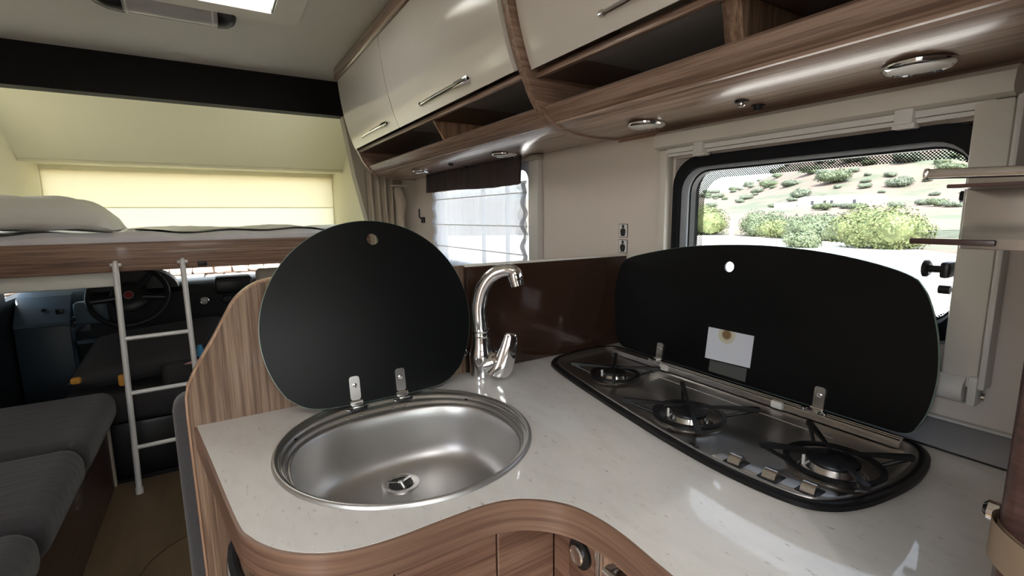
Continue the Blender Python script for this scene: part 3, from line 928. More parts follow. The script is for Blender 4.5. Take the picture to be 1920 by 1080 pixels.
# lid: circle cut flat at the foot, leaning slightly back
LCz, LR, LCx = 1.088, 0.2095, 0.262
lid_pts = []
a0 = math.asin(0.115 / LR)
for k in range(73):
    a = -a0 - 0.0 + (PI + 2 * a0) * k / 72
    lid_pts.append((LCx + LR * math.cos(a), LCz + LR * math.sin(a)))
xl = LCx - LR * math.cos(a0)
xr = LCx + LR * math.cos(a0)
foot = spline([(xl, LCz - 0.115), (xl + 0.03, LCz - 0.1385), (xl + 0.075, LCz - 0.149), (LCx, LCz - 0.151), (xr - 0.075, LCz - 0.149), (xr - 0.03, LCz - 0.1385), (xr, LCz - 0.115)], 5)[1:-1]
lid_out = lid_pts + foot
TL = 0.17
def LIDP(u, w, l):
    h = w - 0.937
    return Vector((u, 0.925 + h * math.sin(TL) + l * math.cos(TL), 0.938 + h * math.cos(TL) * 1.0 - l * math.sin(TL)))
hole = [(0.272 + 0.0115 * math.cos(2 * PI * k / 24), 1.260 + 0.0115 * math.sin(2 * PI * k / 24)) for k in range(24)]
ld_ = ob('lid', MB().plate(lid_out, [hole], LIDP, 0.0, 0.005), 'lid_black', sk, angle=30)
ob('lid_rim', MB().plate(offs([lid_out[-1]] + lid_out + [lid_out[0]], 0.0009)[1:-1], [inset(lid_out, 0.0002)], LIDP, 0.0012, 0.0056), 'lid_edge', ld_)
for hx in (0.208, 0.300):
    hg = ob('hinge', MB().plate(rrect(hx - 0.010, hx + 0.010, 0.945, 0.992, 0.006, 4), [], LIDP, -0.0025, -0.0003)
            .rbox(hx - 0.011, hx + 0.011, 0.906, 0.926, 0.9335, 0.9395, 0.0015)
            .tube([(hx - 0.012, 0.9235, 0.942), (hx + 0.012, 0.9235, 0.942)], 0.0048, 12), 'chrome_satin', sk)
    ob('screw', MB().lathe(LIDP(hx, 0.974, -0.0025), [(0.0045, 0), (0.0045, -0.0015), (0.002, -0.0025)], 14, 'Y'), 'chrome', hg)
    for s in (-0.017, 0.017):
        ob('screw', MB().lathe((hx + s, 0.914, 0.9325), [(0.0045, 0), (0.0045, 0.002), (0.002, 0.003)], 12), 'chrome', hg)
    ob('hinge_base', MB().rbox(hx - 0.016, hx + 0.016, 0.902, 0.912, 0.9325, 0.9362, 0.001), 'plastic_black', hg)

# ---- tap
tp = thing('tap', (0.500, 0.945, 0.9305), 'chrome single-lever kitchen tap with a curved spout', 'tap')
bx, by = 0.4985, 0.948
ob('base', MB().lathe((bx, by, 0.9302), [(0.0265, 0), (0.0275, 0.004), (0.0265, 0.010), (0.0262, 0.03), (0.027, 0.045), (0.0262, 0.058), (0.024, 0.068), (0.0215, 0.076), (0.0200, 0.092), (0.0195, 0.098)], 36), 'chrome', tp, angle=50)
ob('spout_collar', MB().lathe((bx, by, 1.027), [(0.0195, 0), (0.0202, 0.002), (0.0202, 0.008), (0.019, 0.010), (0.019, 0.014), (0.0202, 0.016), (0.0195, 0.020)], 28), 'chrome', tp)
sp_path = spline([(bx, by, 1.030), (bx - 0.002, by, 1.065), (bx - 0.003, by - 0.001, 1.10), (bx + 0.004, by - 0.008, 1.140), (bx + 0.020, by - 0.02, 1.168), (bx + 0.040, by - 0.036, 1.180), (bx + 0.056, by - 0.049, 1.179), (bx + 0.064, by - 0.055, 1.172)], 6)
ob('spout', MB().tube(sp_path, [0.0185 - 0.0045 * i / (len(sp_path) - 1) for i in range(len(sp_path))], 20), 'chrome', tp, angle=60)
ax = (Vector((0.9, 0.3, 0.3)).normalized(), None, Vector((0.18, -0.14, -0.97)).normalized())
a_ = (ax[0] - ax[2] * ax[0].dot(ax[2])).normalized()
ob('aerator', MB().lathe((bx + 0.058, by - 0.051, 1.184), [(0.005, -0.002), (0.012, 0.0), (0.0165, 0.007), (0.0175, 0.018), (0.0170, 0.026), (0.0158, 0.027), (0.0158, 0.038), (0.012, 0.039)], 28, (a_, ax[2].cross(a_), ax[2])), 'chrome', tp)
# lever: cartridge dome leaning to the right and a blade rising from it
lc = Vector((bx + 0.016, by - 0.014, 0.965))
ld3 = Vector((0.72, -0.60, 0.34)).normalized()
la = ld3.orthogonal().normalized()
ob('cartridge', MB().lathe(lc, [(0.0245, -0.01), (0.0245, 0.010), (0.024, 0.012), (0.024, 0.0145), (0.0245, 0.016), (0.0245, 0.022), (0.018, 0.030), (0.006, 0.033)], 30, (la, ld3.cross(la), ld3)), 'chrome', tp)
lev = []
pathl = spline([(bx + 0.024, by - 0.034, 0.943), (bx + 0.032, by - 0.042, 0.960), (bx + 0.042, by - 0.046, 0.990), (bx + 0.050, by - 0.048, 1.018), (bx + 0.054, by - 0.048, 1.038)], 5)
side = Vector((0.90, -0.30, -0.25)).normalized()
for i, p in enumerate(pathl):
    p = Vector(p)
    t = (Vector(pathl[min(i + 1, len(pathl) - 1)]) - Vector(pathl[max(i - 1, 0)])).normalized()
    q = t.cross(side).normalized()
    f = i / (len(pathl) - 1)
    wd = 0.0165 * (1 - f) ** 0.7 + 0.0115
    th = 0.012 * (1 - f) + 0.0045
    if i in (0, len(pathl) - 1):
        wd *= 0.6
        th *= 0.5
    lev.append([p + side * (wd * math.cos(w)) + q * (th * math.sin(w)) for w in [2 * PI * k / 20 for k in range(20)]])
ob('lever', MB().rings(lev, cap_first=True), 'chrome', tp, angle=60)

# ---- hob
hb = thing('hob', (0.76, 0.60, 0.92), 'three-burner stainless steel gas hob with an upright black glass lid', 'hob')
hr = [[XY(u, v, z) for u, v in inset(hob_out, d)] for d, z in ((-0.001, 0.9305), (-0.001, 0.937), (0.002, 0.9395), (0.010, 0.9395), (0.0125, 0.937))]
ob('rim_seal', MB().rings(hr, cap_last=False), 'rubber_black', hb, angle=50)
hr = [[XY(u, v, z) for u, v in inset(hob_out, d)] for d, z in ((0.0115, 0.9365), (0.0135, 0.9395), (0.0175, 0.9395), (0.021, 0.936), (0.027, 0.930), (0.034, 0.9275))]
tray = MB().rings(hr, cap_last=False)
inner = inset(hob_out, 0.034)
BR = [(0.757, 0.780, 0.058, 0.100, 0.028), (0.711, 0.540, 0.066, 0.118, 0.034), (0.742, 0.312, 0.066, 0.100, 0.036)]
holes_b = [[(x + r * math.cos(2 * PI * k / 40), y + r * math.sin(2 * PI * k / 40)) for k in range(40)] for x, y, r, a, c in BR]
bmx = bmesh.new()
es = []
for lp2 in [inner] + holes_b:
    vv = [bmx.verts.new((u, v, 0.9275)) for u, v in lp2]
    es += [bmx.edges.new((vv[i], vv[(i + 1) % len(vv)])) for i in range(len(vv))]
bmesh.ops.triangle_fill(bmx, use_beauty=True, edges=es)
tray.bm(bmx)
for x, y, r, a, c in BR:
    tray.lathe((x, y, 0.9275), [(r, 0), (r - 0.003, 0.0022), (r - 0.006, 0.0005), (r - 0.014, -0.004), (c + 0.002, -0.006), (0.004, -0.006)], 40, close=False)
ob('tray', tray, 'steel_dark', hb, angle=40)
for i, (x, y, r, arm, c) in enumerate(BR):
    bu = ob('burner', MB().lathe((x, y, 0.9215), [(c + 0.008, 0.0), (c + 0.008, 0.005), (c + 0.004, 0.0075), (c + 0.001, 0.009), (c - 0.003, 0.0165), (c - 0.004, 0.018)], 40), 'chrome_satin', hb)
    ob('burner_cap', MB().lathe((x, y, 0.9395), [(c - 0.003, 0), (c - 0.002, 0.002), (c - 0.003, 0.0048), (c - 0.008, 0.006), (0.004, 0.0064)], 36), 'enamel_black', bu)
    ob('igniter', MB().tube([(x - c * 0.66, y + c * 0.82, 0.924), (x - c * 0.66, y + c * 0.82, 0.9445)], 0.0022, 8), 'lens_white', bu)
    ps = ob('pan_support', MB().lathe((x, y, 0.9355), [(r - 0.010, 0), (r - 0.010, 0.005), (r - 0.002, 0.005), (r - 0.002, 0)][::1] + [(r - 0.010, 0)], 40, close=False), 'enamel_black', hb)
    for q in range(4):
        a = math.radians(45 + 90 * q)
        d = Vector((math.cos(a), math.sin(a), 0))
        n_ = Vector((-d.y, d.x, 0))
        c0 = Vector((x, y, 0))
        am = MB()
        prof = [(c * 0.30, 0.9555, 0.0016), (c * 0.9, 0.9565, 0.0022), (r * 0.9, 0.9585, 0.0032), (arm * 0.98, 0.9600, 0.0042), (arm, 0.9595, 0.0042)]
        low = [0.9525, 0.9525, 0.9530, 0.9520, 0.9545]
        ring_l = []
        for (rad, zt, hw), zl in zip(prof, low):
            p = c0 + d * rad
            ring_l.append([p + n_ * hw + Vector((0, 0, zt)), p - n_ * hw + Vector((0, 0, zt)), p - n_ * hw + Vector((0, 0, zl)), p + n_ * hw + Vector((0, 0, zl))])
        am.rings(ring_l, cap_first=True)
        # lower strut of the V shaped arm
        am.tube([c0 + d * (arm * 0.975) + Vector((0, 0, 0.955)), c0 + d * (r - 0.004) + n_ * 0.004 + Vector((0, 0, 0.9375))], 0.0030, 8)
        ob('support_arm', am, 'enamel_black', ps)
# control strip with three roller knobs
cp_out = spline([(0.6135, 0.425), (0.632, 0.424), (0.643, 0.40), (0.650, 0.35), (0.660, 0.30), (0.668, 0.275), (0.655, 0.262), (0.637, 0.268), (0.6205, 0.295), (0.612, 0.35), (0.611, 0.40)], 5, True)
cpm = MB().rings([[XY(u, v, z) for u, v in inset(cp_out, d)] for d, z in ((0, 0.9277), (0.001, 0.932), (0.004, 0.9375), (0.008, 0.9385))])
pn = ob('control_panel', cpm, 'steel', hb, angle=60)
for (x, y) in ((0.624, 0.388), (0.628, 0.338), (0.638, 0.292)):
    kn = ob('knob', MB().tube([(x - 0.001, y + 0.0085, 0.9385), (x + 0.001, y - 0.0085, 0.9385)], 0.0115, 22), 'chrome_satin', hb, angle=50)
    ob('knob_slot', MB().rbox(x - 0.014, x + 0.014, y - 0.0135, y + 0.0135, 0.9378, 0.9396, 0.001), 'plastic_black', kn)
ob('ignition_switch', MB().rbox(0.609, 0.626, 0.452, 0.478, 0.9276, 0.9335, 0.002).rbox(0.613, 0.622, 0.457, 0.468, 0.9335, 0.938, 0.0015), 'plastic_black', hb)
for x, y in ((0.716, 0.945), (0.642, 0.47 + 0.055), (0.902, 0.268), (0.655, 0.258)):
    ob('screw', MB().lathe((x, y, 0.930), [(0.0048, 0), (0.0048, 0.002), (0.002, 0.003)], 12), 'plastic_black', hb)
# hinge channel along the back
ob('hinge_channel', MB().rbox(0.892, 0.896, 0.285, 0.930, 0.9360, 0.9415, 0.001, 1).rbox(0.899, 0.9035, 0.285, 0.930, 0.9360, 0.9430, 0.001, 1).rbox(0.908, 0.912, 0.285, 0.930, 0.9360, 0.9425, 0.001, 1).box(0.890, 0.913, 0.284, 0.931, 0.930, 0.9385), 'chrome_satin', hb)
ob('crease', MB().rbox(0.846, 0.8485, 0.36, 0.84, 0.9272, 0.9287, 0.0006, 1), 'steel', hb)
for y in (0.752, 0.478):
    ob('latch_block', MB().rbox(0.884, 0.894, y - 0.011, y + 0.011, 0.930, 0.9445, 0.003), 'plastic_white', hb)
hl = [(0.287, 0.948), (0.272, 0.968), (0.263, 1.00), (0.260, 1.05), (0.266, 1.10), (0.278, 1.145), (0.293, 1.178), (0.312, 1.197), (0.36, 1.2125), (0.43, 1.2255), (0.505, 1.2325), (0.595, 1.2345), (0.727, 1.2265), (0.838, 1.208), (0.922, 1.188), (0.953, 1.170), (0.966, 1.13),
      (0.967, 1.08), (0.957, 1.02), (0.945, 0.975), (0.925, 0.950), (0.88, 0.9455), (0.75, 0.945), (0.60, 0.945), (0.45, 0.945), (0.34, 0.945)]
hl_out = spline(hl, 4, True)
def HLP(u, w, l):
    h = w - 0.944
    return Vector((0.9165 + 0.12 * h + l, u, w))
hh = [(0.633 + 0.0112 * math.cos(2 * PI * k / 24), 1.186 + 0.0112 * math.sin(2 * PI * k / 24)) for k in range(24)]
hlid = ob('lid', MB().plate(hl_out, [hh], HLP, 0.0, 0.005), 'lid_black', hb, angle=30)
ob('lid_rim', MB().plate(offs([hl_out[-1]] + hl_out + [hl_out[0]], -0.0009)[1:-1] if False else inset(hl_out, -0.0009), [inset(hl_out, 0.0002)], HLP, 0.0012, 0.0056), 'lid_edge', hlid)
ob('paper_label', MB().plate([(0.663, 1.049), (0.663, 0.979), (0.556, 0.983), (0.556, 1.050)], [], HLP, -0.0012, -0.0003), 'scorched_paper', hlid)
ob('rating_plate', MB().plate([(0.650, 0.977), (0.650, 0.952), (0.562, 0.952), (0.562, 0.980)], [], HLP, -0.0009, -0.0003), 'label_grey', hlid)
for y in (0.790, 0.418):
    hg = ob('hinge', MB().plate(rrect(y - 0.0095, y + 0.0095, 0.944, 0.985, 0.005, 4), [], HLP, -0.003, -0.0004)
            .rbox(0.893, 0.9165, y - 0.010, y + 0.010, 0.9415, 0.9455, 0.0012).tube([(0.9135, y - 0.011, 0.9435), (0.9135, y + 0.011, 0.9435)], 0.0045, 12), 'chrome_satin', hb)
    ob('screw', MB().lathe(HLP(y, 0.970, -0.003), [(0.0042, 0), (0.0042, -0.0012), (0.002, -0.0022)], 14, 'X'), 'chrome', hg)
    for s in (-0.018, 0.018):
        ob('screw', MB().lathe((0.9015, y + s, 0.9425), [(0.0042, 0), (0.0042, 0.002), (0.002, 0.003)], 12), 'chrome', hg)

# ================================================================== OVERHEAD CABINETS
# front profile of the overhead row, (x, z) from the wall foot up to the ceiling
prof = spline([(0.9995, 1.514), (0.93, 1.512), (0.87, 1.514), (0.82, 1.520), (0.785, 1.531), (0.757, 1.548), (0.735, 1.572), (0.712, 1.606), (0.685, 1.659), (0.662, 1.72), (0.643, 1.79), (0.628, 1.87), (0.618, 1.95), (0.612, 2.049)], 10)
def px(z):
    for (x0, z0), (x1, z1) in zip(prof, prof[1:]):
        if z0 <= z <= z1 and z1 > z0 and x0 < 0.85:
            return x0 + (x1 - x0) * (z - z0) / (z1 - z0)
    return 0.612
LIPZ = 1.572
lip_prof = [p for p in prof if p[1] <= LIPZ + 1e-6]
def skin(y0, y1, pr_, t):
    """curved panel of thickness t under a profile"""
    return MB().plate(pr_ + offs(pr_, -t)[::-1] if False else pr_ + [(q[0], q[1]) for q in offs(pr_, t)][::-1], [], XZ, y0, y1)
def door_prof(z0, z1, dx):
    return [(px(z0 + (z1 - z0) * k / 14) + dx, z0 + (z1 - z0) * k / 14) for k in range(15)]
def cab_unit(name, y0, y1, doors, dx, label, inner, hand, grey):
    t = thing(name, (0.85, (y0 + y1) / 2, 1.51), label, 'cabinet')
    lp3 = [(p[0] + (0.006 if dx else 0.0), p[1]) for p in lip_prof]
    lp3[0] = (0.9993, lp3[0][1])
    ob('curved_lip', skin(y0, y1, lp3, 0.012), 'wood_y', t, angle=40)
    ob('shelf_board', MB().box(0.775, 0.999, y0, y1, 1.534, 1.5395), 'wood_y', t)
    ob('shelf_back', MB().box(0.93, 0.935, y0, y1, 1.540, 1.652), 'shelf_grey', t)
    ob('shelf_top', MB().box(px(1.66) + dx + 0.004, 0.999, y0, y1, 1.6445, 1.656), 'shelf_brown', t)
    for ga, gb in grey:
        ob('shelf_top_grey', MB().box(px(1.66) + dx + 0.014, 0.929, ga, gb, 1.642, 1.6445), 'shelf_grey', t)  # grey stretches over part of the brown underside
    ob('front_rail', MB().rbox(px(1.65) + dx - 0.002, px(1.65) + dx + 0.012, y0, y1, 1.640, 1.652, 0.0015), 'wood_y', t)
    for yd, wd in inner:
        ob('shelf_divider', MB().plate([(0.754, 1.568), (0.78, 1.541), (0.929, 1.541), (0.929, 1.643), (px(1.643) + dx + 0.014, 1.643)], [], XZ, yd, yd + wd), 'wood_z' if wd > 0.02 else 'wood_edge', t)
    for (a, b) in doors:
        dp = door_prof(1.662, 1.992, dx)
        d = ob('door', skin(a + 0.0015, b - 0.0015, dp, -0.016), 'cream_gloss', t, angle=40)
    for (ya, yb, di) in hand:
        dd = [c for c in t.children if c.name.startswith('door')][di]
        zc = 1.690
        xf = px(zc) + dx
        def hp(y, off, z=zc): return (px(z) + dx - off, y, z)
        L = yb - ya
        hm = MB().tube([hp(ya + 0.004, 0.020), hp(ya + L * 0.3, 0.024), hp(ya + L * 0.7, 0.024), hp(yb - 0.004, 0.020)], [0.0055, 0.006, 0.006, 0.0055], 10)
        hm.rbox(xf - 0.026, xf + 0.002, ya, ya + 0.016, zc - 0.006, zc + 0.006, 0.002).rbox(xf - 0.026, xf + 0.002, yb - 0.016, yb, zc - 0.006, zc + 0.006, 0.002)
        hm.rbox(xf - 0.027, xf - 0.014, ya, ya + L * 0.24, zc - 0.009, zc + 0.009, 0.003)
        ob('handle', hm, 'chrome', dd)
    return t
def end_panel(name, y0, y1, grow, label):
    pp = offs(prof, -0.0) if grow == 0 else [(p[0] - (grow if p[1] > 1.53 else 0), p[1] - (grow * 0.6 if p[1] < 1.62 else 0)) for p in prof]
    pp = [(min(p[0], 0.9993), p[1]) for p in pp]
    o = ob(name, MB().plate(pp + [(0.9993, 2.049)], [], XZ, y0, y1), 'wood_x', angle=30)
    return tag(o, label, 'panel')
cab_unit('overhead_cabinet', 1.062, 2.648, [(1.064, 1.935), (1.938, 2.645)], 0.0, 'cream gloss overhead cabinet beside the dinette with two doors and an open shelf', [(1.672, 0.010)], [(1.285, 1.66, 0), (2.04, 2.44, 1)], [(1.064, 1.42), (1.685, 1.9)])
cab_unit('overhead_cabinet', 0.085, 1.036, [(0.34, 1.033), (0.087, 0.337)], 0.030, 'cream gloss overhead cabinet above the hob with an open shelf', [(0.500, 0.034)], [(0.45, 0.768, 0)], [(0.536, 0.87), (0.087, 0.37)])
ob_d = end_panel('cabinet_divider', 1.0375, 1.0605, 0.006, 'curved brown wooden divider panel between the two overhead cabinets')
ob_e = end_panel('cabinet_end_panel', 2.650, 2.672, 0.006, 'curved brown wooden end panel of the overhead cabinets by the curtain')
tag(ob('cornice_rail', MB().rbox(0.585, 0.632, 1.0610, 2.660, 1.993, 2.0485, 0.010, 3), 'wood_y'), 'brown wooden cornice rail along the ceiling over the left overhead cabinet', 'cornice')

# spotlights and switches under the lip
def under(x):
    for (x0, z0), (x1, z1) in zip(prof, prof[1:]):
        if x1 <= x <= x0:
            return z0 + (z1 - z0) * (x0 - x) / (x0 - x1)
    return 1.514
for k, (x, y, lab) in enumerate(((0.893, 0.314, 'round chrome downlight under the overhead cabinet nearest the camera'),
                                 (0.891, 0.831, 'round chrome downlight under the overhead cabinet left of the two switches'),
                                 (0.880, 1.470, 'round chrome downlight above the right end of the dark valance'),
                                 (0.862, 2.200, 'round chrome downlight farthest away near the beige curtain'))):
    z = under(x) - 0.0005
    t = thing('downlight', (x, y, z - 0.012), lab, 'light', 'downlights under the overhead cabinets')
    ob('bezel', MB().lathe((x, y, z), [(0.044, 0.0), (0.044, -0.003), (0.042, -0.006), (0.039, -0.0075), (0.0365, -0.0055)], 40, close=False), 'chrome', t, angle=60)
    ob('lens', MB().lathe((x, y, z - 0.0045), [(0.037, 0), (0.037, -0.001), (0.028, -0.003), (0.014, -0.004), (0.002, -0.0042)], 36), 'lens_white', t, angle=60)
for (x, y, lab, big) in ((0.882, 0.584, 'small round metal push switch under the cabinet above the kitchen window, left one', 1),
                         (0.936, 0.584, 'small round black push switch under the cabinet above the kitchen window, right one', 0),
                         (0.850, 1.845, 'small dark push switch under the far overhead cabinet, left one', 0),
                         (0.925, 1.872, 'small dark push switch under the far overhead cabinet, right one', 0)):
    z = under(x) - 0.0004
    s = tag(ob('push_switch', MB().lathe((x, y, z), [(0.0125, 0), (0.0125, -0.002), (0.010, -0.0035), (0.0085, -0.0035)], 24), 'plastic_black'), lab, 'switch', 'push switches under the overhead cabinets')
    ob('button', MB().lathe((x, y, z - 0.0034), [(0.0082, 0), (0.0082, -0.004), (0.006, -0.0065), (0.002, -0.007)], 20), 'chrome_satin' if big else 'plastic_black', s)

# wall side dark reveal strip under cabinet is left to the light
# curtain by the cab
def curtain(x0, x1, yb, z0, z1, fold, amp, ph):
    def fn(u, v):
        x = x0 + (x1 - x0) * u + 0.06 * (1 - v) * (0.4 - u * 0.2)
        return Vector((x, yb + amp * math.sin(u * fold + ph) + 0.01 * math.sin(v * 3), z0 + (z1 - z0) * v))
    return MB().grid(fn, 60, 14)
cu = thing('cab_curtain', (0.85, 2.73, 0.9), 'beige gathered curtain hanging between the dinette wall and the cab', 'curtain')
ob('fabric', curtain(0.735, 0.90, 2.74, 0.9, 1.56, 26, 0.018, 0), 'curtain_tan', cu, angle=80)
ob('gathered_bundle', MB().tube([(0.905, 2.705, 1.47), (0.915, 2.705, 1.44), (0.925, 2.70, 1.38), (0.915, 2.70, 1.30), (0.92, 2.70, 1.2), (0.90, 2.70, 0.95)], [0.018, 0.028, 0.034, 0.026, 0.03, 0.032], 14), 'curtain_tan', cu)
ob('curtain_rail', MB().rbox(0.86, 0.96, 2.685, 2.705, 1.472, 1.482, 0.003), 'pillar_tan', cu)
tag(ob('wall_hook', MB().rbox(0.985, 0.9995, 2.53, 2.56, 1.268, 1.30, 0.004).tube([(0.985, 2.545, 1.29), (0.972, 2.545, 1.30), (0.972, 2.545, 1.345)], 0.005, 8), 'plastic_black'), 'small black hook on the wall beside the beige curtain', 'hook')

# ================================================================== RIGHT FOREGROUND
tc_ = thing('tall_cabinet', (0.72, -0.2, 0), 'dark reddish-brown tall cabinet at the right end of the worktop', 'cabinet')
ob('body', MB().rbox(0.452, 0.9993, -0.50, 0.0815, 0.0, 2.0490, 0.006), 'wood_dark', tc_)
ob('corner_post', MB().rbox(0.440, 0.462, 0.030, 0.0825, 0.0, 2.0490, 0.008, 3), 'wood_dark', tc_)
sb = thing('door_strap', (0.43, 0.06, 1.03), 'beige plastic strap with a chrome stud around the tall cabinet post', 'strap')
def band(u, v, r):
    a = -0.6 + u * 2.6
    return Vector((0.452 - (0.030 + r) * math.sin(a), 0.040 + (0.044 + r) * math.cos(a), 1.052 + 0.028 * v + 0.010 * math.cos(a)))
bmm = MB()
bmm.grid(lambda u, v: band(u, v, 0), 24, 2).grid(lambda u, v: band(u, v, 0.003), 24, 2)
ob('band', bmm, 'strap_beige', sb)
ob('stud', MB().lathe((0.470, 0.0735, 1.082), [(0.006, 0), (0.004, 0.006), (0.004, 0.010), (0.008, 0.013), (0.008, 0.019), (0.004, 0.022)], 20, 'Y'), 'chrome', sb)

rk = thing('wall_shelf', (0.56, 0.12, 1.27), 'small two-tier glass shelf with a steel rail on the tall cabinet', 'shelf')
ob('upper_rail', MB().tube([(0.505, 0.162, 1.3305), (0.505, 0.083, 1.328)], 0.0042, 12).lathe((0.505, 0.162, 1.3305), [(0.0042, 0), (0.0048, 0.001), (0.0048, 0.003), (0.002, 0.004)], 12, 'Y'), 'chrome_satin', rk)
ob('upper_shelf', MB().rbox(0.503, 0.56, 0.083, 0.150, 1.3185, 1.3215, 0.001), 'wood_dark', rk)
ob('glass_shelf', MB().rbox(0.498, 0.58, 0.083, 0.166, 1.279, 1.2835, 0.001), 'glass_shelf', rk)
ob('lower_rail', MB().rbox(0.499, 0.505, 0.116, 0.169, 1.2735, 1.2782, 0.001), 'wood_dark', rk)
ob('bracket', MB().rbox(0.55, 0.556, 0.0825, 0.15, 1.268, 1.332, 0.001), 'chrome_satin', rk)

# ================================================================== BENCH
bn = thing('side_bench', (-0.8, 2.2, 0), 'side bench with a dark reddish-brown wooden base along the left wall', 'bench')
ob('base', MB().box(-1.099, -0.525, 0.9, 2.915, 0.0, 0.333), 'wood_dark', bn)
ob('end_strip', MB().rbox(-0.54, -0.518, 2.89, 2.925, 0.0, 0.332, 0.003), 'pillar_tan', bn)
for (a, b_, lab) in ((2.262, 2.925, 'dark grey bench cushion at the cab end by the ladder'), (1.722, 2.255, 'dark grey middle bench cushion with a rounded front edge'), (1.1, 1.715, 'dark grey bench cushion nearest the camera at the lower left')):
    cm = MB().rbox(-1.095, -0.475, a, b_, 0.335, 0.487, 0.060, 6)
    cm.v = [v + Vector((0, 0, 0.004 * math.sin(v.x * 23 + v.y * 9) if v.z > 0.46 else 0)) for v in cm.v]
    tag(ob('bench_cushion', cm, 'upholstery', angle=70), lab, 'cushion', 'cushions of the side bench')

# ================================================================== CAB
struct(ob('wall_cab_left', holed(YZ, 2.96, 4.75, -0.1, 1.034, [(3.85, 4.5, 0.84, 1.0)], -1.12, -1.06), 'dash_black', smooth=False))
struct(ob('wall_cab_right', holed(YZ, 2.96, 4.75, -0.1, 1.034, [(3.25, 4.1, 0.78, 1.0)], 0.96, 1.02), 'dash_black', smooth=False))
struct(ob('wall_cab_front', MB().box(-1.06, 0.96, 4.66, 4.72, -0.1, 0.825), 'dash_black', smooth=False))
for nm, x in (('window_7', 0.99), ('window_8', -1.09)):
    ob_ = ob(nm, MB().box(x - 0.002, x + 0.002, 3.25 if x > 0 else 3.85, 4.1 if x > 0 else 4.5, 0.78 if x > 0 else 0.84, 1.0), 'glass_window', smooth=False)
    struct(ob_)
ws = struct(ob('window_9', MB().add([(-1.05, 4.66, 0.82), (0.95, 4.66, 0.82), (0.95, 4.58, 1.04), (-1.05, 4.58, 1.04), (-1.05, 4.666, 0.82), (0.95, 4.666, 0.82), (0.95, 4.586, 1.04), (-1.05, 4.586, 1.04)],
                                    [(0, 1, 2, 3), (4, 5, 6, 7), (0, 1, 5, 4), (1, 2, 6, 5), (2, 3, 7, 6), (3, 0, 4, 7)]), 'glass_window', smooth=False), 'windscreen of the cab seen under the bed board')
db = thing('dashboard', (-0.05, 4.1, 0.3), 'dark plastic vehicle dashboard in the cab under the bed', 'dashboard')
ob('top', MB().plate([(4.655, 0.60), (4.655, 0.83), (4.10, 0.868), (3.96, 0.855), (3.91, 0.82), (3.93, 0.60)], [], lambda u, w, l: Vector((l, u, w)), -0.72, 0.95), 'dash_black', db)
le = ob('left_end', MB().plate([(4.655, 0.35), (4.655, 0.86), (4.12, 0.875), (3.98, 0.84), (3.86, 0.69), (3.88, 0.35)], [], lambda u, w, l: Vector((l, u, w)), -1.05, -0.80), 'dash_skylit', db)
ob('door_pocket', MB().rbox(-1.05, -0.80, 3.850, 3.875, -0.05, 0.672, 0.008), 'dash_skylit_dim', le)
ob('switch', MB().rbox(-0.865, -0.83, 3.895, 3.915, 0.735, 0.765, 0.003), 'plastic_black', le)
ob('switch', MB().lathe((-0.92, 3.91, 0.765), [(0.010, 0.01), (0.010, -0.006)], 14, 'Y'), 'plastic_black', le)
for z in (0.70, 0.665):
    ob('vent_knob', MB().lathe((-0.785, 3.865, z), [(0.014, 0.02), (0.014, -0.004), (0.009, -0.008)], 16, 'Y'), 'plastic_black', db)
ob('lower_body', MB().rbox(-0.80, 0.95, 3.94, 4.6, 0.05, 0.61, 0.02), 'dash_black', db)
ob('knee_panel', MB().rbox(-0.78, -0.62, 3.86, 3.95, 0.66, 0.80, 0.02, 3), 'dash_skylit', db)
ob('instrument_hood', MB().rings([[Vector((-0.47 + 0.235 * s * math.cos(a), y, 0.86 + h * math.sin(a))) for a in [PI * k / 16 for k in range(17)]] for y, s, h in ((3.84, 1.0, 0.135), (3.95, 1.0, 0.145), (4.15, 0.9, 0.10))], cap_first=True), 'dash_black', db, angle=60)
ob('centre_hood', MB().rbox(-0.03, 0.20, 3.87, 4.05, 0.78, 0.898, 0.02, 3), 'dash_black', db)
rd = ob('radio', MB().rbox(-0.02, 0.19, 3.862, 3.875, 0.79, 0.875, 0.004), 'plastic_black', db)
for x in (-0.10, 0.03):
    ob('heater_dial', MB().lathe((x, 3.90, 0.74), [(0.030, 0.03), (0.030, -0.008), (0.024, -0.012), (0.02, -0.006)], 22, 'Y'), 'chrome_satin' if x < 0 else 'plastic_black', db)
ob('lower_shelf', MB().rbox(-0.78, -0.45, 3.84, 3.95, 0.545, 0.565, 0.006), 'dash_skylit', db)

sw = thing('steering_wheel', (-0.487, 3.75, 0.84), 'black four-spoke steering wheel in the cab', 'steering wheel')
nrm = Vector((0, -0.86, 0.50)).normalized()
ua = Vector((1, 0, 0))
ub = nrm.cross(ua).normalized()
swc = Vector((-0.482, 3.72, 0.84))
ob('rim', MB().tube([swc + ua * (0.195 * math.cos(2 * PI * k / 48)) + ub * (0.195 * math.sin(2 * PI * k / 48)) for k in range(49)], 0.0155, 12, cap=False), 'dash_black', sw)
ob('hub', MB().lathe(swc - nrm * 0.03, [(0.10, 0), (0.098, 0.015), (0.08, 0.03), (0.05, 0.036), (0.01, 0.038)], 28, (ua, ub, nrm)), 'plastic_black', sw)
for a in (0.15, PI - 0.15, PI + 0.9, -0.9):
    d = ua * math.cos(a) + ub * -math.sin(a) if True else None
    ob('spoke', MB().tube([swc + d * 0.07 - nrm * 0.012, swc + d * 0.19], [0.022, 0.014], 10), 'plastic_black', sw)
bad = ob('badge', MB().lathe(swc + nrm * 0.008, [(0.026, 0), (0.026, 0.003), (0.022, 0.004)], 24, (ua, ub, nrm)), 'chrome_satin', sw)
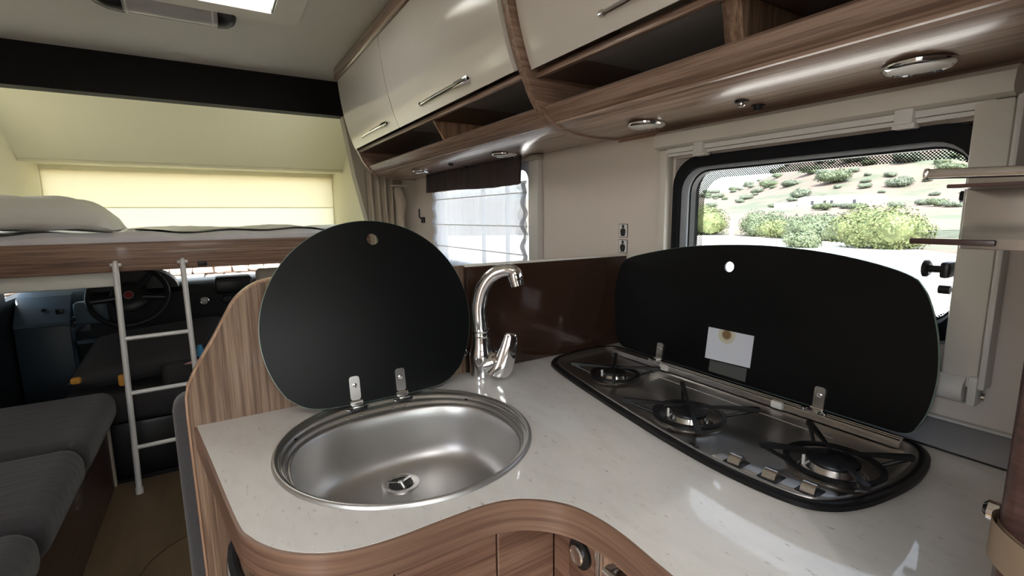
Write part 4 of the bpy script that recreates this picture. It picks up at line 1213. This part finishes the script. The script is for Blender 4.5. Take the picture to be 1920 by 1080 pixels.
ob('badge_centre', MB().lathe(swc + nrm * 0.0115, [(0.021, 0), (0.021, 0.002)], 24, (ua, ub, nrm)), 'badge_red', bad)

ds = thing('driver_seat', (-0.45, 3.25, -0.06), 'driver seat with a black fabric cover folded flat before the steering wheel', 'seat')
ob('pedestal', MB().rbox(-0.68, -0.24, 3.0, 3.42, -0.06, 0.28, 0.02), 'plastic_black', ds)
ob('cushion', MB().rbox(-0.72, -0.18, 2.97, 3.48, 0.28, 0.44, 0.05, 4), 'seat_cover', ds)
def slab(u, v, s):
    a, b = (u - 0.5) * 2, (v - 0.5) * 2
    h = (max(0.0, (1 - abs(a) ** 5) * (1 - abs(b) ** 5))) ** 0.5
    x = -0.63 + u * 0.62
    y = 3.02 + v * 0.50
    z = 0.515 + v * 0.11 + 0.06 * u
    return Vector((x - 0.04 * (1 - v) * (1 - u), y, z + s * h))
ob('folded_backrest', MB().grid(lambda u, v: slab(u, v, 0.045), 24, 24).grid(lambda u, v: slab(u, v, -0.09), 24, 24), 'seat_cover', ds, angle=80)
ob('armrest', MB().rbox(-0.30, -0.10, 2.98, 3.05, 0.42, 0.56, 0.03, 4), 'seat_cover', ds)
ob('foam_patch', MB().rbox(-0.655, -0.615, 3.00, 3.035, 0.515, 0.545, 0.010), 'orange_foam', ds)
ob('foam_patch', MB().rbox(-0.475, -0.43, 2.985, 3.01, 0.475, 0.535, 0.012), 'orange_foam', ds)
ps2 = thing('passenger_seat', (0.3, 3.3, -0.06), 'passenger seat with an olive grey headrest beside the sink lid', 'seat')
ob('headrest', MB().rbox(0.19, 0.36, 3.22, 3.32, 0.84, 1.0, 0.03, 4), 'pillar_tan', ps2)
ob('backrest', MB().rbox(0.05, 0.55, 3.10, 3.3, 0.1, 0.835, 0.04, 4), 'seat_cover', ps2)
ob('cushion', MB().rbox(0.05, 0.55, 3.1, 3.6, -0.06, 0.45, 0.04, 4), 'seat_cover', ps2)
tag(ob('pink_paper', MB().plate([(-0.19, 2.90), (-0.10, 2.885), (-0.09, 2.95), (-0.15, 2.96)], [], XY, 0.565, 0.568), 'pink_paper'), 'pink paper scrap lying on the seat by the ladder', 'paper')
tag(ob('bottle_cap', MB().lathe((-0.12, 3.02, 0.57), [(0.018, 0), (0.018, 0.03), (0.012, 0.05), (0.012, 0.06)], 16), 'blue_cap'), 'small blue cap beside the right ladder rail', 'cap')
tag(ob('door_curtain', MB().grid(lambda u, v: Vector((-1.05 + 0.20 * u * v, 3.05 + 0.012 * math.sin(u * 20), 0.70 + 0.30 * v)), 20, 8), 'curtain_tan', angle=80), 'tan curtain drawn aside at the far left of the cab', 'curtain')

# ================================================================== OUTDOORS
def smooth(a, b, x):
    t = min(1, max(0, (x - a) / (b - a)))
    return t * t * (3 - 2 * t)
def ridge(az):
    pts = [(-30, 1.0), (10, 1.15), (16, 1.12), (20, 1.08), (24, 1.0), (27, 0.84), (30, 0.56), (33, 0.33), (38, 0.24), (60, 0.25), (100, 0.2)]
    for (a, g), (b, h) in zip(pts, pts[1:]):
        if a <= az <= b:
            return g + (h - g) * (az - a) / (b - a)
    return 0.2
def ground(x, y):
    r = math.hypot(x, y)
    az = math.degrees(math.atan2(y, x))
    n = noise.noise(Vector((x * 0.02, y * 0.02, 0))) * smooth(60, 150, r)
    return -0.8 + smooth(45, 130, r) * 3.2 + smooth(125, 330, r) * 38 * ridge(az) + n * 2.2
tm = MB()
NR, NA = 70, 110
def tpt(u, v):
    r = 2.5 + 420 * u ** 1.7
    az = math.radians(-35 + 150 * v)
    x, y = r * math.cos(az), r * math.sin(az)
    return Vector((x, y, ground(x, y)))
tm.grid(tpt, NR, NA)
struct(ob('ground_hillside', tm, 'hill_soil'), 'dry hillside and field outside the kitchen window')
struct(ob('ground_near', MB().box(-200, 200, -200, 200, -0.95, -0.86), 'dry_ground', smooth=False))
rd_ = MB()
far_edge = [(120, 118), (42.3, 32.6), (39.3, 20.3), (34.5, 12.0), (30.1, 8.15), (26.5, 3.0), (24, -6), (24, -60)]
near_edge = [(3, 118), (3, 32), (3, 20), (3, 12), (3, 8), (3, 3), (3, -6), (3, -60)]
vs_ = [(x, y, -0.74) for x, y in far_edge] + [(x, y, -0.74) for x, y in near_edge]
vb_ = [(x, y, -0.80) for x, y, z in vs_]
n_r = len(far_edge)
rd_.add(vs_, [(k, k + 1, n_r + k + 1, n_r + k) for k in range(n_r - 1)])
rd_.add(vs_[:n_r] + vb_[:n_r], [(k, k + 1, n_r + k + 1, n_r + k) for k in range(n_r - 1)])
struct(ob('ground_road', rd_, 'asphalt'), 'pale sunlit road outside the kitchen window')
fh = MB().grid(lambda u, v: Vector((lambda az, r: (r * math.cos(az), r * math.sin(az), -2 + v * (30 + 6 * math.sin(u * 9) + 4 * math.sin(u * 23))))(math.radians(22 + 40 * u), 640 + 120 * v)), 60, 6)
struct(ob('ground_far_hills', fh, 'far_hill_haze'), 'hazy blue far hills on the skyline')

def bush_mesh(seed, w, d, h, blobs, leaves, leaf, core=0.70):
    rnd = random.Random(seed)
    mb = MB()
    cs = []
    for k in range(blobs):
        a = rnd.uniform(0, 2 * PI)
        q = math.sqrt(rnd.random()) * 0.62
        rz = rnd.uniform(0.34, 0.52)
        cs.append((Vector((math.cos(a) * q * w / 2, math.sin(a) * q * d / 2, h * rnd.uniform(0.30, 0.62) * (1 - 0.35 * q))), rz * w * 0.55, rz * d * 0.55, rz * h * 0.85))
    cs.append((Vector((0, 0, h * 0.40)), w * 0.36, d * 0.36, h * 0.40))
    for c, rx, ry, rz in cs:
        bm = bmesh.new()
        bmesh.ops.create_icosphere(bm, subdivisions=2, radius=1)
        for v in bm.verts:
            f = core * (1 + 0.25 * noise.noise(v.co * 2.3 + c))
            v.co = Vector((c.x + v.co.x * rx * f, c.y + v.co.y * ry * f, max(0.0, c.z + v.co.z * rz * f)))
        mb.bm(bm)
    wts = [a_[1] * a_[3] for a_ in cs]
    for k in range(leaves):
        c, rx, ry, rz = rnd.choices(cs, wts)[0]
        while True:
            n = Vector((rnd.gauss(0, 1), rnd.gauss(0, 1), rnd.gauss(0.3, 1))).normalized()
            if n.z > -0.75:
                break
        f = rnd.uniform(0.72, 1.12)
        p = Vector((c.x + n.x * rx * f, c.y + n.y * ry * f, max(0.02, c.z + n.z * rz * f)))
        t = Vector((rnd.gauss(0, 1), rnd.gauss(0, 1), rnd.gauss(0, 1))).normalized()
        b = n.cross(t)
        if b.length < 0.1:
            continue
        b = (b.normalized() + n * rnd.uniform(-0.6, 0.6)).normalized()
        t = b.cross(n).normalized()
        s = leaf * rnd.uniform(0.6, 1.3)
        mb.add([p - t * s * 0.5, p + b * s * 0.32, p + t * s * 0.6, p - b * s * 0.32], [(0, 1, 2, 3)])
    return mb
def bush(name, x, y, w, d, h, mat, lab, seed, leaves=900, leaf=0.22, blobs=7, group=None, z=None):
    z = ground(x, y) - 0.1 if z is None else z
    mb = bush_mesh(seed, w, d, h, blobs, leaves, leaf)
    mb.v = [v + Vector((x, y, z)) for v in mb.v]
    return tag(ob(name, mb, mat, smooth=False), lab, 'bush', group)
G = 'green bushes along the road'
bush('roadside_bush', 41.5, 31.5, 7, 6, 3.6, 'leaf_bright', 'bright green bush at the left edge of the kitchen window view', 1, 9000, 0.17, 12, G)
bush('roadside_bush', 43.6, 26.0, 4.6, 3.6, 2.7, 'leaf_mid', 'low dull green bush right of the white roadside post', 2, 6500, 0.16, 10, G)
bush('roadside_bush', 40.2, 22.4, 4.2, 3.6, 1.9, 'leaf_bright', 'low yellow-green bush below the white house', 3, 5500, 0.15, 10, G)
bush('roadside_bush', 38.0, 18.6, 5, 4.4, 2.4, 'leaf_mid', 'middle green bush touching the left side of the largest bush', 4, 7500, 0.16, 12, G)
bush('roadside_bush', 32.6, 12.3, 5.4, 5.0, 2.75, 'leaf_bright', 'largest bright green bush by the road in the kitchen window view', 5, 14000, 0.15, 18, G)
bush('roadside_bush', 29.9, 15.4, 2.6, 2.0, 1.4, 'leaf_mid', 'dark low bush in front of the largest bright bush', 6, 4500, 0.13, 9, G)
bush('roadside_bush', 33.0, 8.2, 2.4, 2.0, 0.9, 'leaf_bright', 'small low bush right of the largest bright bush', 7, 3000, 0.12, 7, G)
bush('roadside_bush', 46.5, 37.5, 6, 5, 2.6, 'leaf_mid', 'dark green bush half hidden by the left window frame', 8, 4500, 0.17, 9, G)
# hedge row and scrub on the slope: three kinds, copied
protos = []
for k in range(3):
    mb = bush_mesh(30 + k, 9, 8, 4.2, 12, 3600, 0.5, 0.66)
    o = ob('hillside_shrub', mb, ('leaf_mid', 'leaf_grey', 'leaf_grey')[k], smooth=False)
    tag(o, 'green shrub dotted on the dry hillside behind the white house', 'shrub', 'shrubs on the hillside')
    protos.append(o)
rnd = random.Random(12)
spots, cand = [], []
for az, el, s in ((24.8, 0.050, 1.25), (21.7, 0.060, 1.2), (19.7, 0.040, 1.1), (18.2, 0.042, 1.2), (28.6, 0.047, 0.8), (30.6, 0.046, 0.8), (19.5, 0.078, 1.1), (17.3, 0.076, 1.1), (23.5, 0.083, 1.0), (31.5, 0.042, 0.7), (26.9, 0.066, 0.9), (21.5, 0.086, 1.2), (27.6, 0.027, 0.9),
                  (25.6, 0.060, 0.9), (22.8, 0.048, 0.8), (16.4, 0.060, 1.0), (20.6, 0.072, 0.9), (18.2, 0.064, 0.8)):
    # walk outwards until the ground reaches that elevation
    r = 110
    while r < 400:
        x, y = r * math.cos(math.radians(az)), r * math.sin(math.radians(az))
        if (ground(x, y) - 1.3) / r >= el:
            break
        r += 2
    cand.append((x, y, s * r / 210))
for k in range(13):
    az = 14.2 + k * 0.95
    r = 112 + rnd.uniform(-6, 8)
    cand.append((r * math.cos(math.radians(az)), r * math.sin(math.radians(az)), rnd.uniform(0.30, 0.40)))
for k in range(110):
    az = rnd.uniform(14, 37)
    r = rnd.uniform(140, 335)
    cand.append((r * math.cos(math.radians(az)), r * math.sin(math.radians(az)), rnd.uniform(0.22, 0.62) * r / 190))
for x, y, q in cand:
    if all(math.hypot(x - a, y - b) > 5.2 * (q + c) for a, b, c in spots) and not (108 < x < 126 and 40 < y < 70):
        spots.append((x, y, q))
for k, (x, y, s) in enumerate(spots):
    p = protos[k % 3]
    o = p if k < 3 else p.copy()
    if k >= 3:
        COL.objects.link(o)
    o.location = (x, y, ground(x, y) - 0.3 * s)
    az_ = math.degrees(math.atan2(y, x))
    row = 'at the foot of the hill' if math.hypot(x, y) < 125 else ('low on the hillside' if ground(x, y) < 16 else 'high on the hillside')
    side_ = 'right of the white farmhouse' if az_ < 20.5 else ('straight above the white farmhouse' if az_ < 28 else 'left of the white farmhouse')
    o['label'] = ('green shrub ', 'grey-green shrub ', 'pale grey-green shrub ')[k % 3] + row + ' ' + side_
    o.scale = (s, s, s * rnd.uniform(0.75, 1.0))
    o.rotation_euler = (0, 0, rnd.uniform(0, 6.28))
# white house
gz = ground(117, 52) - 0.9
hs = thing('farmhouse', (117, 52, gz), 'long low white farmhouse at the foot of the hill', 'house')
ob('wall', MB().box(115, 121, 45.5, 60.5, gz, gz + 2.4), 'house_white', hs, smooth=False)
ob('roof', MB().plate([(114.7, gz + 2.4), (118, gz + 3.0), (121.3, gz + 2.4)], [], XZ, 45.3, 60.7), 'house_roof', hs, smooth=False)
for y in (53.4, 54.8, 57.4, 49.0):
    wn_ = ob('window', MB().box(114.93, 115.02, y - 0.3, y + 0.3, gz + 1.0, gz + 1.9), 'house_dark', hs, smooth=False)
ob('annex', MB().box(114, 118, 61.2, 65.5, gz - 0.2, gz + 1.7), 'house_white', hs, smooth=False)
tag(ob('roadside_post', MB().rbox(38.75, 39.00, 25.85, 26.10, -0.8, 0.75, 0.02), 'post_white'), 'white marker post at the edge of the road', 'post')

# dry stone wall in front of the windscreen
sw_ = thing('stone_wall', (0.5, 12.0, -0.86), 'sunlit rubble stone wall seen through the windscreen', 'wall')
ob('mortar_core', MB().box(-3.6, 4.6, 12.05, 12.5, -0.86, 0.75), 'mortar', sw_, smooth=False)
rnd = random.Random(3)
z = -0.80
while z < 0.72:
    h = rnd.uniform(0.15, 0.22)
    x = -3.6 + rnd.uniform(0, 0.1)
    while x < 4.5:
        w_ = rnd.uniform(0.22, 0.42)
        if z > -0.25:
            mb = MB().rbox(x, x + w_ - 0.025, 11.93 + rnd.uniform(-0.03, 0.02), 12.1, z, z + h - 0.025, 0.03, 1)
            mb.v = [v + Vector((rnd.uniform(-0.03, 0.03), rnd.uniform(-0.01, 0.01), rnd.uniform(-0.03, 0.03))) for v in mb.v]
            ob('stone', mb, 'stone', sw_, smooth=False)
        x += w_
    z += h
